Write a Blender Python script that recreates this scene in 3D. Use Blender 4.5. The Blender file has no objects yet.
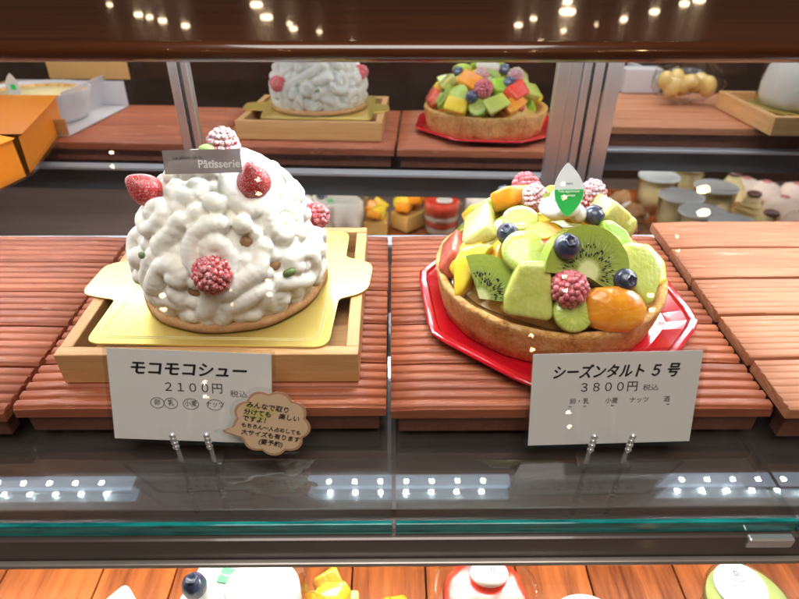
import bpy, bmesh, math, random
import numpy as np
from mathutils import Vector, Matrix, Euler
random.seed(7)
SC = bpy.context.scene
R = math.radians

# ------------------------------------------------------------------ camera
H = 0.24
PITCH, YAW, ROLL, FPX = R(35.91), R(-0.7), 0.0044, 588.5
fw = np.array([-math.sin(YAW)*math.cos(PITCH), math.cos(YAW)*math.cos(PITCH), -math.sin(PITCH)])
rt0 = np.array([math.cos(YAW), math.sin(YAW), 0.0]); up0 = np.cross(rt0, fw)
RT = rt0*math.cos(ROLL) + up0*math.sin(ROLL); UP = np.cross(RT, fw)
CAM = np.array([0, 0, H])
cd = bpy.data.cameras.new('camera'); cam = bpy.data.objects.new('camera', cd)
SC.collection.objects.link(cam)
cd.sensor_width = 36; cd.lens = 36*FPX/799; cd.clip_start = 0.01; cd.clip_end = 100
cam.matrix_world = Matrix(((RT[0], UP[0], -fw[0], 0), (RT[1], UP[1], -fw[1], 0), (RT[2], UP[2], -fw[2], H), (0, 0, 0, 1)))
cd.dof.use_dof = True; cd.dof.focus_distance = 0.37; cd.dof.aperture_fstop = 9
SC.camera = cam
# ------------------------------------------------------------------ world, exposure
w = bpy.data.worlds.new('World'); SC.world = w; w.use_nodes = True
w.node_tree.nodes['Background'].inputs[0].default_value = (0.030, 0.016, 0.011, 1)
w.node_tree.nodes['Background'].inputs[1].default_value = 1.0
SC.view_settings.view_transform = 'Standard'; SC.view_settings.look = 'None'
SC.view_settings.exposure = 0.0; SC.view_settings.gamma = 1
SC.cycles.use_denoising = True
SC.cycles.max_bounces = 12; SC.cycles.glossy_bounces = 8; SC.cycles.transparent_max_bounces = 24
SC.cycles.transmission_bounces = 8
SC.cycles.caustics_reflective = False; SC.cycles.caustics_refractive = False
SC.cycles.sample_clamp_indirect = 4
# added soft fill lamp standing in for the room light of the shop
al = bpy.data.lights.new('ceiling_fill', 'AREA'); al.energy = 27; al.size = 1.1; al.color = (1, .95, .89)
ao = bpy.data.objects.new('ceiling_fill', al); ao.location = (0, -.35, 1.55); SC.collection.objects.link(ao)
LED_L = 1400.0

# ------------------------------------------------------------------ geometry helpers
def ray(px, py):
    d = fw + RT*(px-400)/FPX + UP*(300-py)/FPX
    return CAM, d/np.linalg.norm(d)
def P(px, py, z=0.0):
    o, d = ray(px, py); return Vector(o + d*((z-o[2])/d[2]))
def PY(px, py, y):
    o, d = ray(px, py); return Vector(o + d*((y-o[1])/d[1]))
TILT, MYAW = 0.04816, -0.02526
MN = np.array([math.sin(MYAW), -math.cos(TILT)*math.cos(MYAW), math.sin(TILT)]); MN /= np.linalg.norm(MN)
DM, DL, DR = 0.528, 0.531, 0.575
def mray(px, py, D=DM):
    o, d = ray(px, py); p0 = np.array([0, D, 0.0])
    t = np.dot(p0-o, MN)/np.dot(d, MN)
    return o+d*t, d-2*np.dot(d, MN)*MN
def PM(px, py, z=0.0, D=DM):
    o, d = mray(px, py, D); return Vector(o + d*((z-o[2])/d[2]))
def HM(px, py, D=DM):
    return Vector(mray(px, py, D)[0])

def link(o): SC.collection.objects.link(o); return o
def tag(o, label=None, cat=None, group=None, kind=None):
    if label: o['label'] = label
    if cat: o['category'] = cat
    if group: o['group'] = group
    if kind: o['kind'] = kind
    return o
def thing(name, label, cat, loc=(0, 0, 0), group=None, rot=None):
    o = link(bpy.data.objects.new(name, None)); o.location = loc; o.empty_display_size = .01
    if rot: o.rotation_euler = rot
    return tag(o, label, cat, group)
def finish(bm, smooth=False, mats=()):
    me = bpy.data.meshes.new('m')
    if smooth:
        for f in bm.faces: f.smooth = True
    bm.to_mesh(me); bm.free()
    for m in mats: me.materials.append(m)
    return me
def part(name, me, parent=None, m=None, local=False, loc=None, rot=None, scale=None, bevel=0, seg=2, sub=0):
    if not isinstance(me, bpy.types.Mesh): me = finish(me)
    me.name = name
    if m is not None and not me.materials: me.materials.append(m)
    o = link(bpy.data.objects.new(name, me))
    if parent is not None:
        o.parent = parent
        if loc is None and not local: o.location = -Vector(parent.location)
        elif loc is not None: o.location = Vector(loc) if local else Vector(loc)-Vector(parent.location)
    elif loc is not None: o.location = loc
    if rot is not None:
        if isinstance(rot, (Matrix,)): o.rotation_euler = rot.to_euler()
        else: o.rotation_euler = rot
    if scale is not None: o.scale = scale if hasattr(scale, '__len__') else (scale,)*3
    if bevel:
        b = o.modifiers.new('b', 'BEVEL'); b.width = bevel; b.segments = seg; b.limit_method = 'ANGLE'; b.angle_limit = R(35)
    if sub:
        s = o.modifiers.new('s', 'SUBSURF'); s.levels = sub; s.render_levels = sub
    return o
def box(x0, x1, y0, y1, z0, z1, bm=None):
    bm = bm or bmesh.new()
    v = [bm.verts.new((x, y, z)) for z in (z0, z1) for y in (y0, y1) for x in (x0, x1)]
    for f in ((0, 2, 3, 1), (4, 5, 7, 6), (0, 1, 5, 4), (2, 6, 7, 3), (0, 4, 6, 2), (1, 3, 7, 5)): bm.faces.new([v[i] for i in f])
    return bm
def lathe(prof, seg=64, bm=None, c=(0, 0, 0), wob=None):
    bm = bm or bmesh.new(); rings = []
    for r, z in prof:
        if r < 1e-6: rings.append([bm.verts.new((c[0], c[1], c[2]+z))])
        else:
            rings.append([bm.verts.new((c[0]+r*(1+(wob(2*math.pi*i/seg, z) if wob else 0))*math.cos(2*math.pi*i/seg),
                                        c[1]+r*(1+(wob(2*math.pi*i/seg, z) if wob else 0))*math.sin(2*math.pi*i/seg), c[2]+z)) for i in range(seg)])
    for a, b in zip(rings, rings[1:]):
        for i in range(seg):
            j = (i+1) % seg
            if len(a) == 1 and len(b) == 1: continue
            if len(a) == 1: bm.faces.new((a[0], b[j], b[i]))
            elif len(b) == 1: bm.faces.new((a[i], a[j], b[0]))
            else: bm.faces.new((a[i], a[j], b[j], b[i]))
    for f in bm.faces: f.smooth = True
    bmesh.ops.recalc_face_normals(bm, faces=bm.faces)
    return bm
def prism(poly, z0, z1, bm=None):
    bm = bm or bmesh.new()
    a = [bm.verts.new((x, y, z0)) for x, y in poly]; b = [bm.verts.new((x, y, z1)) for x, y in poly]
    n = len(poly)
    bm.faces.new(list(reversed(a))); bm.faces.new(b)
    for i in range(n): bm.faces.new((a[i], a[(i+1) % n], b[(i+1) % n], b[i]))
    bmesh.ops.recalc_face_normals(bm, faces=bm.faces)
    return bm
def tube(pts, r, seg=10, bm=None, caps=True):
    bm = bm or bmesh.new(); rings = []; n = len(pts); pts = [Vector(p) for p in pts]
    for i, p in enumerate(pts):
        t = (pts[min(i+1, n-1)]-pts[max(i-1, 0)]).normalized()
        a = t.orthogonal().normalized() if i == 0 else (pa - t*pa.dot(t)).normalized()
        pa = a; b = t.cross(a); rr = r(i/(n-1)) if callable(r) else r
        rings.append([bm.verts.new(p + a*rr*math.cos(2*math.pi*k/seg) + b*rr*math.sin(2*math.pi*k/seg)) for k in range(seg)])
    for a, b in zip(rings, rings[1:]):
        for k in range(seg):
            f = bm.faces.new((a[k], a[(k+1) % seg], b[(k+1) % seg], b[k])); f.smooth = True
    if caps: bm.faces.new(list(reversed(rings[0]))); bm.faces.new(rings[-1])
    bmesh.ops.recalc_face_normals(bm, faces=bm.faces)
    return bm
def ball(c, r, bm, sub=2):
    res = bmesh.ops.create_icosphere(bm, subdivisions=sub, radius=1.0)
    r = r if hasattr(r, '__len__') else (r, r, r)
    for v in res['verts']: v.co = Vector((v.co.x*r[0], v.co.y*r[1], v.co.z*r[2])) + Vector(c)
    return res['verts']
def bake(bm, mods):
    me = finish(bm); o = link(bpy.data.objects.new('tmp', me))
    for kind, kw in mods:
        m = o.modifiers.new(kind, kind)
        for k, v in kw.items(): setattr(m, k, v)
    dg = bpy.context.evaluated_depsgraph_get()
    out = bpy.data.meshes.new_from_object(o.evaluated_get(dg)); bpy.data.objects.remove(o); bpy.data.meshes.remove(me)
    for p in out.polygons: p.use_smooth = True
    return out
def frame_from(n, roll=0.0, upv=(0, 0, 1)):
    n = Vector(n).normalized(); u = Vector(upv)
    if abs(n.dot(u)) > .98: u = Vector((0, 1, 0))
    x = u.cross(n).normalized(); y = n.cross(x)
    M = Matrix((x, y, n)).transposed()
    return M @ Matrix.Rotation(roll, 3, 'Z')

# ------------------------------------------------------------------ materials
class NT:
    def __init__(s, name):
        s.m = bpy.data.materials.new(name); s.m.use_nodes = True; s.t = s.m.node_tree
        s.b = s.t.nodes['Principled BSDF']; s.out = s.t.nodes['Material Output']
    def n(s, typ, **kw):
        nd = s.t.nodes.new(typ)
        for k, v in kw.items():
            if k == 'inp':
                for a, b in v.items():
                    if hasattr(b, 'links') or isinstance(b, bpy.types.NodeSocket): s.t.links.new(b, nd.inputs[a])
                    else: nd.inputs[a].default_value = b
            else: setattr(nd, k, v)
        return nd
    def l(s, a, b): s.t.links.new(a, b)
    def set(s, **kw):
        for k, v in kw.items():
            k = k.replace('_', ' ')
            if isinstance(v, bpy.types.NodeSocket): s.l(v, s.b.inputs[k])
            else: s.b.inputs[k].default_value = v if not (isinstance(v, tuple) and len(v) == 3 and k != 'Subsurface Radius') else (*v, 1)
        return s
    def obj(s, scale=(1, 1, 1), loc=(0, 0, 0)):
        tc = s.n('ShaderNodeTexCoord'); mp = s.n('ShaderNodeMapping'); s.l(tc.outputs['Object'], mp.inputs[0])
        mp.inputs['Scale'].default_value = scale; mp.inputs['Location'].default_value = loc
        return mp.outputs[0]
    def noise(s, vec, scale, detail=4, rough=.6, out='Fac'):
        nd = s.n('ShaderNodeTexNoise', inp={'Scale': scale, 'Detail': detail, 'Roughness': rough})
        s.l(vec, nd.inputs['Vector']); return nd.outputs[out]
    def ramp(s, fac, stops, interp='LINEAR'):
        nd = s.n('ShaderNodeValToRGB'); s.l(fac, nd.inputs[0]); cr = nd.color_ramp; cr.interpolation = interp
        while len(cr.elements) < len(stops): cr.elements.new(.5)
        for e, (p, c) in zip(cr.elements, stops):
            e.position = p; e.color = (*c, 1) if len(c) == 3 else c
        return nd.outputs[0]
    def mix(s, f, a, b):
        nd = s.n('ShaderNodeMix', data_type='RGBA')
        for i, v in ((0, f), (6, a), (7, b)):
            if isinstance(v, bpy.types.NodeSocket): s.l(v, nd.inputs[i])
            else: nd.inputs[i].default_value = v if i == 0 else (*v, 1)
        return nd.outputs[2]
    def math(s, op, a, b=0.0, c=None):
        nd = s.n('ShaderNodeMath', operation=op)
        for i, v in ((0, a), (1, b), (2, c)):
            if v is None: continue
            if isinstance(v, bpy.types.NodeSocket): s.l(v, nd.inputs[i])
            else: nd.inputs[i].default_value = v
        return nd.outputs[0]
    def bump(s, h, strength=.3, dist=.001, prev=None):
        nd = s.n('ShaderNodeBump', inp={'Strength': strength, 'Distance': dist}); s.l(h, nd.inputs['Height'])
        if prev: s.l(prev, nd.inputs['Normal'])
        s.l(nd.outputs[0], s.b.inputs['Normal']); return nd.outputs[0]

def wood(name, dark, light, rough=.55, axis='x', sc=1.0, coat=0.0, bstr=.4, contrast=(.3, .7), per_obj=True, pale=None):
    t = NT(name)
    s = {'x': (18*sc, 260*sc, 260*sc), 'y': (260*sc, 18*sc, 260*sc), 'z': (260*sc, 260*sc, 18*sc)}[axis]
    v = t.obj(s); g = t.noise(v, 1.0, 6, .65); v2 = t.obj(tuple(a*.18 for a in s)); g2 = t.noise(v2, 1.0, 3, .5)
    f = t.math('ADD', t.math('MULTIPLY', g, .6), t.math('MULTIPLY', g2, .4))
    if per_obj:
        oi = t.n('ShaderNodeObjectInfo'); f = t.math('ADD', f, t.math('MULTIPLY', t.math('SUBTRACT', oi.outputs['Random'], .5), .12))
    col = t.ramp(f, [(contrast[0], dark), (contrast[1], light)])
    if pale:
        pn = t.noise(t.obj((30, 150, 150)), 1.0, 5, .7); col = t.mix(t.ramp(pn, [(.6, (0, 0, 0)), (.72, (.55, .55, .55))]), col, pale)
    t.set(Base_Color=col, Roughness=rough, Coat_Weight=coat, Coat_Roughness=.08)
    t.bump(g, bstr, .0004); return t.m
def plain(name, col, rough=.5, metal=0.0, coat=0.0, var=.12, vs=120, bump=0.0, bscale=600, sss=0.0, spec=.5, ior=1.45):
    t = NT(name); v = t.obj(); n = t.noise(v, vs, 4)
    c = t.mix(n, tuple(x*(1-var) for x in col), tuple(min(1, x*(1+var)) for x in col))
    t.set(Base_Color=c, Roughness=rough, Metallic=metal, Coat_Weight=coat, Coat_Roughness=.06, IOR=ior)
    t.b.inputs['Specular IOR Level'].default_value = spec
    if sss: t.set(Subsurface_Weight=sss, Subsurface_Scale=.004); t.b.inputs['Subsurface Radius'].default_value = (1, .8, .5)
    if bump: t.bump(t.noise(v, bscale, 3), bump, .0005)
    return t.m
def emit(name, col, s):
    t = NT(name); t.set(Base_Color=(.8, .8, .8), Emission_Color=col, Emission_Strength=s); return t.m
def pane(name, tint=(1, 1, 1), ior=1.45, rough=0.0, boost=1.0, dust=0.0):
    t = NT(name); tr = t.n('ShaderNodeBsdfTransparent'); tr.inputs[0].default_value = (*tint, 1)
    gl = t.n('ShaderNodeBsdfGlossy', inp={'Roughness': rough}); fr = t.n('ShaderNodeFresnel', inp={'IOR': ior})
    # same reflectance from both sides of a sheet
    ms = t.n('ShaderNodeMixShader'); lw = t.n('ShaderNodeLayerWeight', inp={'Blend': .5})
    fac = t.math('MULTIPLY_ADD', t.math('POWER', lw.outputs['Facing'], 5.0), .9, .04*boost)
    t.l(fac, ms.inputs[0]); t.l(tr.outputs[0], ms.inputs[1]); t.l(gl.outputs[0], ms.inputs[2]); t.t.nodes.remove(fr)
    outs = ms.outputs[0]
    if dust:
        df = t.n('ShaderNodeBsdfDiffuse'); df.inputs[0].default_value = (.8, .8, .8, 1); m2 = t.n('ShaderNodeMixShader')
        nn = t.noise(t.obj(), 40, 8, .75); t.l(t.ramp(nn, [(.45, (0, 0, 0)), (.85, (dust,)*3)]), m2.inputs[0])
        t.l(outs, m2.inputs[1]); t.l(df.outputs[0], m2.inputs[2]); outs = m2.outputs[0]
    t.l(outs, t.out.inputs[0]); return t.m

M = {}
M['pad'] = wood('stained_terracotta_wood', (.20, .045, .018), (.46, .135, .056), .5, 'x', 1.0, .0, .6, (.33, .68), True, (.62, .36, .24))
M['pad_light'] = wood('stained_light_wood', (.38, .125, .055), (.58, .26, .135), .5, 'x', 1.0, 0, .5, (.33, .66), True, (.72, .5, .36))
M['pad_end'] = wood('worn_slat_end', (.22, .09, .05), (.5, .27, .16), .6, 'x', 1.4, 0, .5, (.3, .7))
M['bearer'] = wood('dark_bearer_wood', (.10, .03, .017), (.2, .07, .04), .6, 'y', 1.0)
M['tray'] = wood('pale_cedar_tray', (.50, .25, .09), (.72, .42, .18), .5, 'x', 1.1, 0, .3, (.3, .7), False)
M['tray_y'] = wood('pale_cedar_tray_side', (.52, .27, .10), (.74, .44, .19), .5, 'y', 1.1, 0, .3, (.3, .7), False)
M['counter'] = wood('glossy_counter_wood', (.028, .008, .003), (.15, .046, .016), .2, 'x', .28, .9, .12, (.32, .75), False)
M['counter'].node_tree.nodes['Principled BSDF'].inputs['Coat Roughness'].default_value = .035
M['floor'] = wood('varnished_floor_wood', (.11, .024, .006), (.50, .14, .030), .25, 'y', .32, .4, .15, (.36, .62))
M['housing'] = wood('brushed_dark_housing', (.070, .048, .043), (.18, .13, .115), .4, 'x', .5, .3, .1, (.3, .75), False)
M['rail_dark'] = plain('dark_brown_metal', (.10, .075, .068), .3, .35, .5, .25, 20)
M['rail_grey'] = plain('grey_steel', (.16, .17, .19), .35, .3, .2, .15, 20)
M['alu'] = plain('brushed_aluminium', (.72, .73, .75), .32, 1.0, 0, .08, 60)
M['alu_w'] = plain('satin_aluminium', (.7, .74, .8), .42, .55, 0, .08, 60)
M['chrome'] = plain('chrome', (.85, .85, .85), .2, .75, .3, .05)
M['lip'] = plain('mottled_metal_lip', (.30, .27, .24), .3, .5, .3, .5, 14)  # metal mottled in broad lighter and darker blotches
M['darkgap'] = plain('dark_groove', (.03, .025, .022), .5)
M['white_paint'] = plain('white_channel', (.75, .77, .8), .4)
M['led'] = emit('led_light', (.93, .97, 1.0, 1), LED_L)
M['led_low'] = emit('led_light_lower', (1.0, .97, .92, 1), 1150)
M['bulb'] = emit('warm_bulb', (1, .62, .28, 1), 260)
M['tube'] = emit('rear_fill_light', (.95, .98, 1.0, 1), 38)  # emission of the added rear fill tube
M['spot'] = emit('warm_spot', (1, .74, .46, 1), 26)
M['diff'] = emit('led_glow', (.55, .75, 1.0, 1), 2.2)  # bluish glow added between the LED dots
M['glass'] = pane('front_glass', (.99, .995, .99), dust=.018)
M['shelf_glass'] = pane('shelf_glass', (.90, .94, .94), boost=3.0, rough=.012, dust=.0)
M['film_thin'] = pane('thin_film', (.98, .98, .98), boost=.6, rough=.05)
M['film'] = pane('laminate_film', (.985, .985, .985), boost=1.3, rough=.05)
M['clear'] = pane('clear_plastic', (.97, .98, .98), boost=1.5, rough=.03)
M['smoke'] = pane('smoked_plate', (.62, .57, .58), boost=4, rough=.08, dust=.5)
t = NT('teal_glass_edge'); v = t.obj((40, 400, 400)); n = t.noise(v, 1.0, 4, .6)
t.set(Base_Color=t.ramp(n, [(.3, (.0, .10, .10)), (.7, (.02, .42, .38))]), Roughness=.08, Transmission_Weight=.25, IOR=1.5, Coat_Weight=.6); M['teal'] = t.m  # glow of light inside the glass edge is put into the bright colour
t = NT('mirror'); t.set(Base_Color=(.82, .84, .84), Metallic=1.0, Roughness=.004); M['mirror'] = t.m
M['paper'] = plain('white_card_paper', (.90, .88, .86), .6, var=.02)
M['ink'] = plain('black_ink', (.012, .012, .014), .5); M['ink2'] = plain('grey_ink', (.09, .09, .1), .5)
t = NT('kraft_bubble'); v = t.obj(); n = t.noise(v, 60, 4); c = t.mix(n, (.60, .40, .25), (.70, .50, .32)); sp = t.noise(t.obj((1, 1, 1), (3, 2, 1)), 75, 1)
t.set(Base_Color=t.mix(t.ramp(sp, [(.58, (0, 0, 0)), (.68, (.7, .7, .7))]), c, (.5, .45, .1)), Roughness=.7); M['kraft_b'] = t.m
M['kraft_rim'] = plain('brown_print', (.46, .25, .14), .7)
M['gold'] = plain('gold_board', (.80, .62, .17), .3, .7, .2, .06, 40)
M['gold_line'] = plain('embossed_gold', (.82, .74, .42), .3, .6)
def cream_mat(name, col=(.88, .86, .79)):
    t = NT(name); v = t.obj(); n = t.noise(v, 260, 3, .5); n2 = t.noise(v, 1500, 2, .6)
    t.set(Base_Color=t.mix(t.noise(v, 45, 3), col, tuple(min(1, c*1.04) for c in col)), Roughness=.6, Subsurface_Weight=.4, Subsurface_Scale=.004)
    t.b.inputs['Subsurface Radius'].default_value = (1, .9, .7)
    b = t.bump(n, .25, .0008); t.bump(n2, .35, .0003, b); return t.m
M['cream'] = cream_mat('whipped_cream'); M['cream_y'] = cream_mat('custard_cream', (.86, .69, .36)); M['cream_p'] = cream_mat('pale_pink_dough', (.80, .68, .62))
t = NT('biscuit'); v = t.obj(); n = t.noise(v, 130, 6, .7)
t.set(Base_Color=t.ramp(n, [(.3, (.42, .20, .075)), (.7, (.66, .38, .17))]), Roughness=.75); t.bump(t.noise(v, 420, 5, .7), .8, .0012); M['biscuit'] = t.m
t = NT('tart_crust'); v = t.obj(); n = t.noise(v, 70, 6, .7); gz = t.n('ShaderNodeSeparateXYZ'); t.l(t.obj(), gz.inputs[0])
n3 = t.noise(v, 420, 4, .7); nn = t.math('ADD', t.math('MULTIPLY', n, .62), t.math('MULTIPLY', n3, .38))
t.set(Base_Color=t.ramp(nn, [(.36, (.40, .16, .035)), (.47, (.74, .38, .105)), (.60, (.90, .62, .27))]), Roughness=.7, Coat_Weight=.0, Subsurface_Weight=.12, Subsurface_Scale=.002)
b = t.bump(t.noise(v, 220, 6, .75), .8, .0025); t.bump(t.noise(v, 1100, 3, .7), .8, .0007, b); M['crust'] = t.m
t = NT('baked_filling'); v = t.obj(); t.set(Base_Color=t.ramp(t.noise(v, 110, 6, .7), [(.3, (.36, .15, .035)), (.7, (.70, .42, .13))]), Roughness=.3, Coat_Weight=.6); t.bump(t.noise(v, 160, 5, .7), .8, .002); M['filling'] = t.m
M['choux'] = plain('choux_pastry', (.38, .20, .09), .7, var=.4, vs=150, bump=.8, bscale=400)
t = NT('red_plastic'); t.set(Base_Color=(.52, .004, .014), Roughness=.12, Coat_Weight=1.0, Coat_Roughness=.03, Specular_IOR_Level=.6); M['red_plastic'] = t.m
def frosted(name, c1, c2, lo=.42, hi=.6, zb=8.0, sss=.15, scale=700, coat=.2):
    t = NT(name); v = t.obj(); n = t.noise(v, scale, 4, .75); sx = t.n('ShaderNodeSeparateXYZ'); t.l(v, sx.inputs[0])
    f = t.math('ADD', n, t.math('MULTIPLY', sx.outputs['Z'], zb))
    base = t.mix(t.noise(v, 120, 3), c1, c2)
    t.set(Base_Color=t.mix(t.ramp(f, [(lo, (0, 0, 0)), (hi, (1, 1, 1))]), base, (.88, .85, .86)), Roughness=.4, Coat_Weight=coat, Coat_Roughness=.15, Subsurface_Weight=sss, Subsurface_Scale=.002)
    t.bump(n, .4, .0004); return t.m
M['rasp'] = frosted('frosted_raspberry', (.50, .015, .03), (.62, .05, .05), .52, .66, 4, scale=1100)
M['rasp_w'] = frosted('heavily_frosted_raspberry', (.55, .03, .05), (.62, .08, .09), .44, .60, 6)
M['rasp_g'] = frosted('glazed_raspberry', (.62, .08, .12), (.72, .22, .24), .56, .78, 2, coat=1.0)
M['straw'] = frosted('sugared_strawberry', (.40, .006, .010), (.55, .02, .018), .53, .70, 1.5, coat=.4, scale=1300)
t = NT('blueberry_skin'); v = t.obj(); t.set(Base_Color=t.ramp(t.noise(v, 160, 4), [(.3, (.012, .014, .035)), (.75, (.06, .08, .15))]), Roughness=.35, Coat_Weight=.8, Coat_Roughness=.12); t.bump(t.noise(v, 500, 3), .2, .0005); M['blue'] = t.m
def flesh(name, c1, c2, vs=90, sss=.35, bump=.3, coat=1.0, veins=None, rough=.25):
    t = NT(name); v = t.obj(); n = t.noise(v, vs, 4, .6); col = t.mix(t.ramp(n, [(.3, (0, 0, 0)), (.7, (1, 1, 1))]), c1, c2)
    if veins: col = t.mix(t.ramp(t.noise(t.obj((60, 500, 60)), 1, 3), [(.5, (0, 0, 0)), (.75, (.6, .6, .6))]), col, veins)
    t.set(Base_Color=col, Roughness=rough, Coat_Weight=coat, Coat_Roughness=.05, Subsurface_Weight=min(1, sss*1.6), Subsurface_Scale=.006)
    t.b.inputs['Subsurface Radius'].default_value = (1, .8, .4)
    t.bump(t.noise(v, 380, 3, .55), bump*.9, .001)
    cb = t.n('ShaderNodeBump', inp={'Strength': .55, 'Distance': .0016}); t.l(t.noise(t.obj(), 210, 3, .6), cb.inputs['Height']); t.l(cb.outputs[0], t.b.inputs['Coat Normal']); return t.m
M['mango'] = flesh('mango_flesh', (.80, .42, .015), (.86, .55, .05)); M['yellow'] = flesh('yellow_mango_flesh', (.82, .58, .02), (.87, .68, .08))
M['apricot'] = flesh('orange_peach_flesh', (.76, .25, .008), (.85, .38, .02), veins=(.9, .5, .1)); M['melon'] = flesh('pale_melon_flesh', (.52, .60, .10), (.70, .74, .24), bump=.6)
M['melon_y'] = flesh('yellow_green_melon', (.74, .72, .20), (.84, .80, .36), bump=.6)
M['green'] = flesh('bright_green_melon', (.28, .52, .03), (.45, .66, .10)); M['grapefruit'] = flesh('pink_grapefruit', (.72, .10, .07), (.80, .26, .18), bump=.9)
M['red_f'] = flesh('red_strawberry_flesh', (.62, .03, .015), (.75, .10, .05)); M['custard'] = flesh('custard', (.72, .48, .14), (.8, .58, .22), coat=.4)
M['gskin'] = flesh('green_grape_skin', (.38, .52, .06), (.52, .62, .12), bump=.1)
M['seed'] = plain('black_seed', (.012, .009, .006), .3, coat=.6)
M['pist'] = plain('pistachio', (.12, .17, .05), .6, var=.5, vs=500); M['pist_l'] = plain('pale_pistachio', (.45, .62, .22), .6, var=.2)
def radial(name, stops, streak, Rr=.01, kang=14.0, amt=.5, coat=1.0):
    t = NT(name); tc = t.n('ShaderNodeTexCoord'); sx = t.n('ShaderNodeSeparateXYZ'); t.l(tc.outputs['Object'], sx.inputs[0])
    x, y = sx.outputs[0], sx.outputs[1]
    r = t.math('DIVIDE', t.math('SQRT', t.math('ADD', t.math('MULTIPLY', x, x), t.math('MULTIPLY', y, y))), Rr)
    rn = t.math('ADD', r, t.math('MULTIPLY', t.math('SUBTRACT', t.noise(tc.outputs['Object'], 500, 2), .5), .12))
    a = t.math('ARCTAN2', y, x); cb = t.n('ShaderNodeCombineXYZ'); t.l(t.math('MULTIPLY', a, kang), cb.inputs[0]); t.l(t.math('MULTIPLY', r, 1.2), cb.inputs[1])
    st = t.ramp(t.noise(cb.outputs[0], 1.0, 3, .6), [(.45, (0, 0, 0)), (.68, (amt,)*3)])
    base = t.ramp(rn, stops); mask = t.ramp(r, [(.2, (0, 0, 0)), (.4, (1, 1, 1)), (.8, (1, 1, 1)), (.95, (0, 0, 0))])
    mm = t.n('ShaderNodeMix', data_type='RGBA', blend_type='MULTIPLY'); mm.inputs[0].default_value = 1; t.l(st, mm.inputs[6]); t.l(mask, mm.inputs[7])
    t.set(Base_Color=t.mix(mm.outputs[2], base, streak), Roughness=.25, Coat_Weight=coat, Coat_Roughness=.05, Subsurface_Weight=.25, Subsurface_Scale=.003)
    t.bump(t.noise(tc.outputs['Object'], 400, 3), .4, .0008); return t.m
M['kiwi'] = radial('kiwi_flesh', [(0, (.74, .78, .42)), (.24, (.66, .72, .32)), (.36, (.20, .25, .035)), (.7, (.22, .30, .04)), (1, (.34, .44, .07))], (.58, .66, .26), .020, 16, .7)
M['grape'] = radial('green_grape_flesh', [(0, (.62, .70, .22)), (.3, (.50, .62, .10)), (.8, (.44, .58, .07)), (.9, (.62, .70, .22)), (1, (.5, .62, .12))], (.70, .76, .34), .0115, 6, .8)

# ================================================================== STRUCTURE
# shelf glass: two boards that meet behind the pads' gap, a third beyond the right joint
def glass_board(name, x0, x1, label):
    th = thing(name, label, 'glass shelf', ((x0+x1)/2, .3, -.028), 'glass shelf boards')
    top = box(x0, x1, .1745, .438, -.0315, -.0235)
    part('sheet', top, th, M['shelf_glass'])
    part('edge', box(x0, x1, .172, .1744, -.0318, -.0232), th, M['teal'], bevel=.0004)
    return th
glass_board('glass_shelf', -.62, -.0012, 'left glass shelf board with teal edge under the cream cake')
glass_board('glass_shelf', .0008, .2035, 'middle glass shelf board with teal edge under the fruit tart')
glass_board('glass_shelf', .2055, .72, 'glass shelf board right of the chrome clip')
# dark light housing under the shelf
th = thing('shelf_light_housing', 'long dark housing beneath the glass shelf front', 'light fixture', (0, .3, -.043))
part('housing', box(-.7, .8, .187, .415, -.0405, -.0325), th, M['housing'], bevel=.001)
for k in range(3):
    x0 = -.62+k*.46
    for i in range(16):
        part('led', box(x0+i*.028, x0+i*.028+.004, .262, .266, -.0422, -.0408), th, M['led_low'])
# front and rear rails
part_o = part('front_rail', box(-.7, .8, .169, .183, -.0545, -.0322), None, M['rail_dark'], bevel=.0015)
tag(part('lip', box(-.7, .8, .1655, .1688, -.0512, -.0478), part_o, M['lip'], local=True, bevel=.0008))
tag(part_o, 'dark brown metal rail running under the teal glass edge', 'rail')
th = thing('rear_rail', 'aluminium rail along the back of the shelf, seen in the mirror', 'rail', (0, .445, -.03))
part('rail_bar', box(-.7, .8, .4385, .4505, -.046, -.0225), th, M['rail_grey'], bevel=.001)
part('top_lip', box(-.7, .8, .4385, .4545, -.0224, -.0185), th, M['alu_w'], bevel=.001)
# lower shelf
fl = bmesh.new()
th = thing('lower_shelf', 'varnished orange brown plank shelf at the bottom of the case', 'shelf', (0, .3, -.2))
xs = -.425
while xs < 1.0:
    wd = random.uniform(.055, .085)
    part('plank', box(xs, xs+wd-.0012, (.168 if xs < .33 else .08), .56, -.208, -.2), th, M['floor'], bevel=.0008); xs += wd
# case ends and back below the mirror line
tag(part('case_floor', box(-1.2, 1.4, -.1, .7, -.25, -.24), None, M['housing']), kind='structure')
# mirror doors
def door(name, x0, x1, D, label, z0=-.19, z1=.164):
    th = thing(name, label, 'mirror door', (0, D, 0), 'mirrored sliding doors at the back', (-TILT, 0, MYAW))
    part('mirror', box(x0, x1, 0.0, .003, z0, z1), th, M['mirror'], local=True)
    return th
def stile(th, x0, x1, prof, z0=-.19, z1=.164):
    # a ribbed aluminium upright: list of (offset, width, proud, material)
    for dx, wdt, proud, mt in prof:
        part('stile', box(x0+dx, x0+dx+wdt, -proud, -.0005, z0, z1), th, mt, local=True, bevel=.0006)
dl = door('mirror_door', -1.0, -.1905, DL, 'left mirror door reflecting the orange box')
dm = door('mirror_door', -.1880, .146, DM, 'middle mirror door reflecting both cakes')
dr = door('mirror_door', .192, 1.1, DR, 'right mirror door reflecting the wooden box and pudding cups')
stile(dm, -.1962, 0, [(0, .0085, .004, M['alu']), (.009, .0025, .003, M['darkgap']), (.012, .0055, .005, M['alu'])])
stile(dm, .142, 0, [(0, .011, .005, M['alu']), (.0115, .010, .0035, M['alu']), (.022, .0065, .006, M['alu'])])
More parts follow.
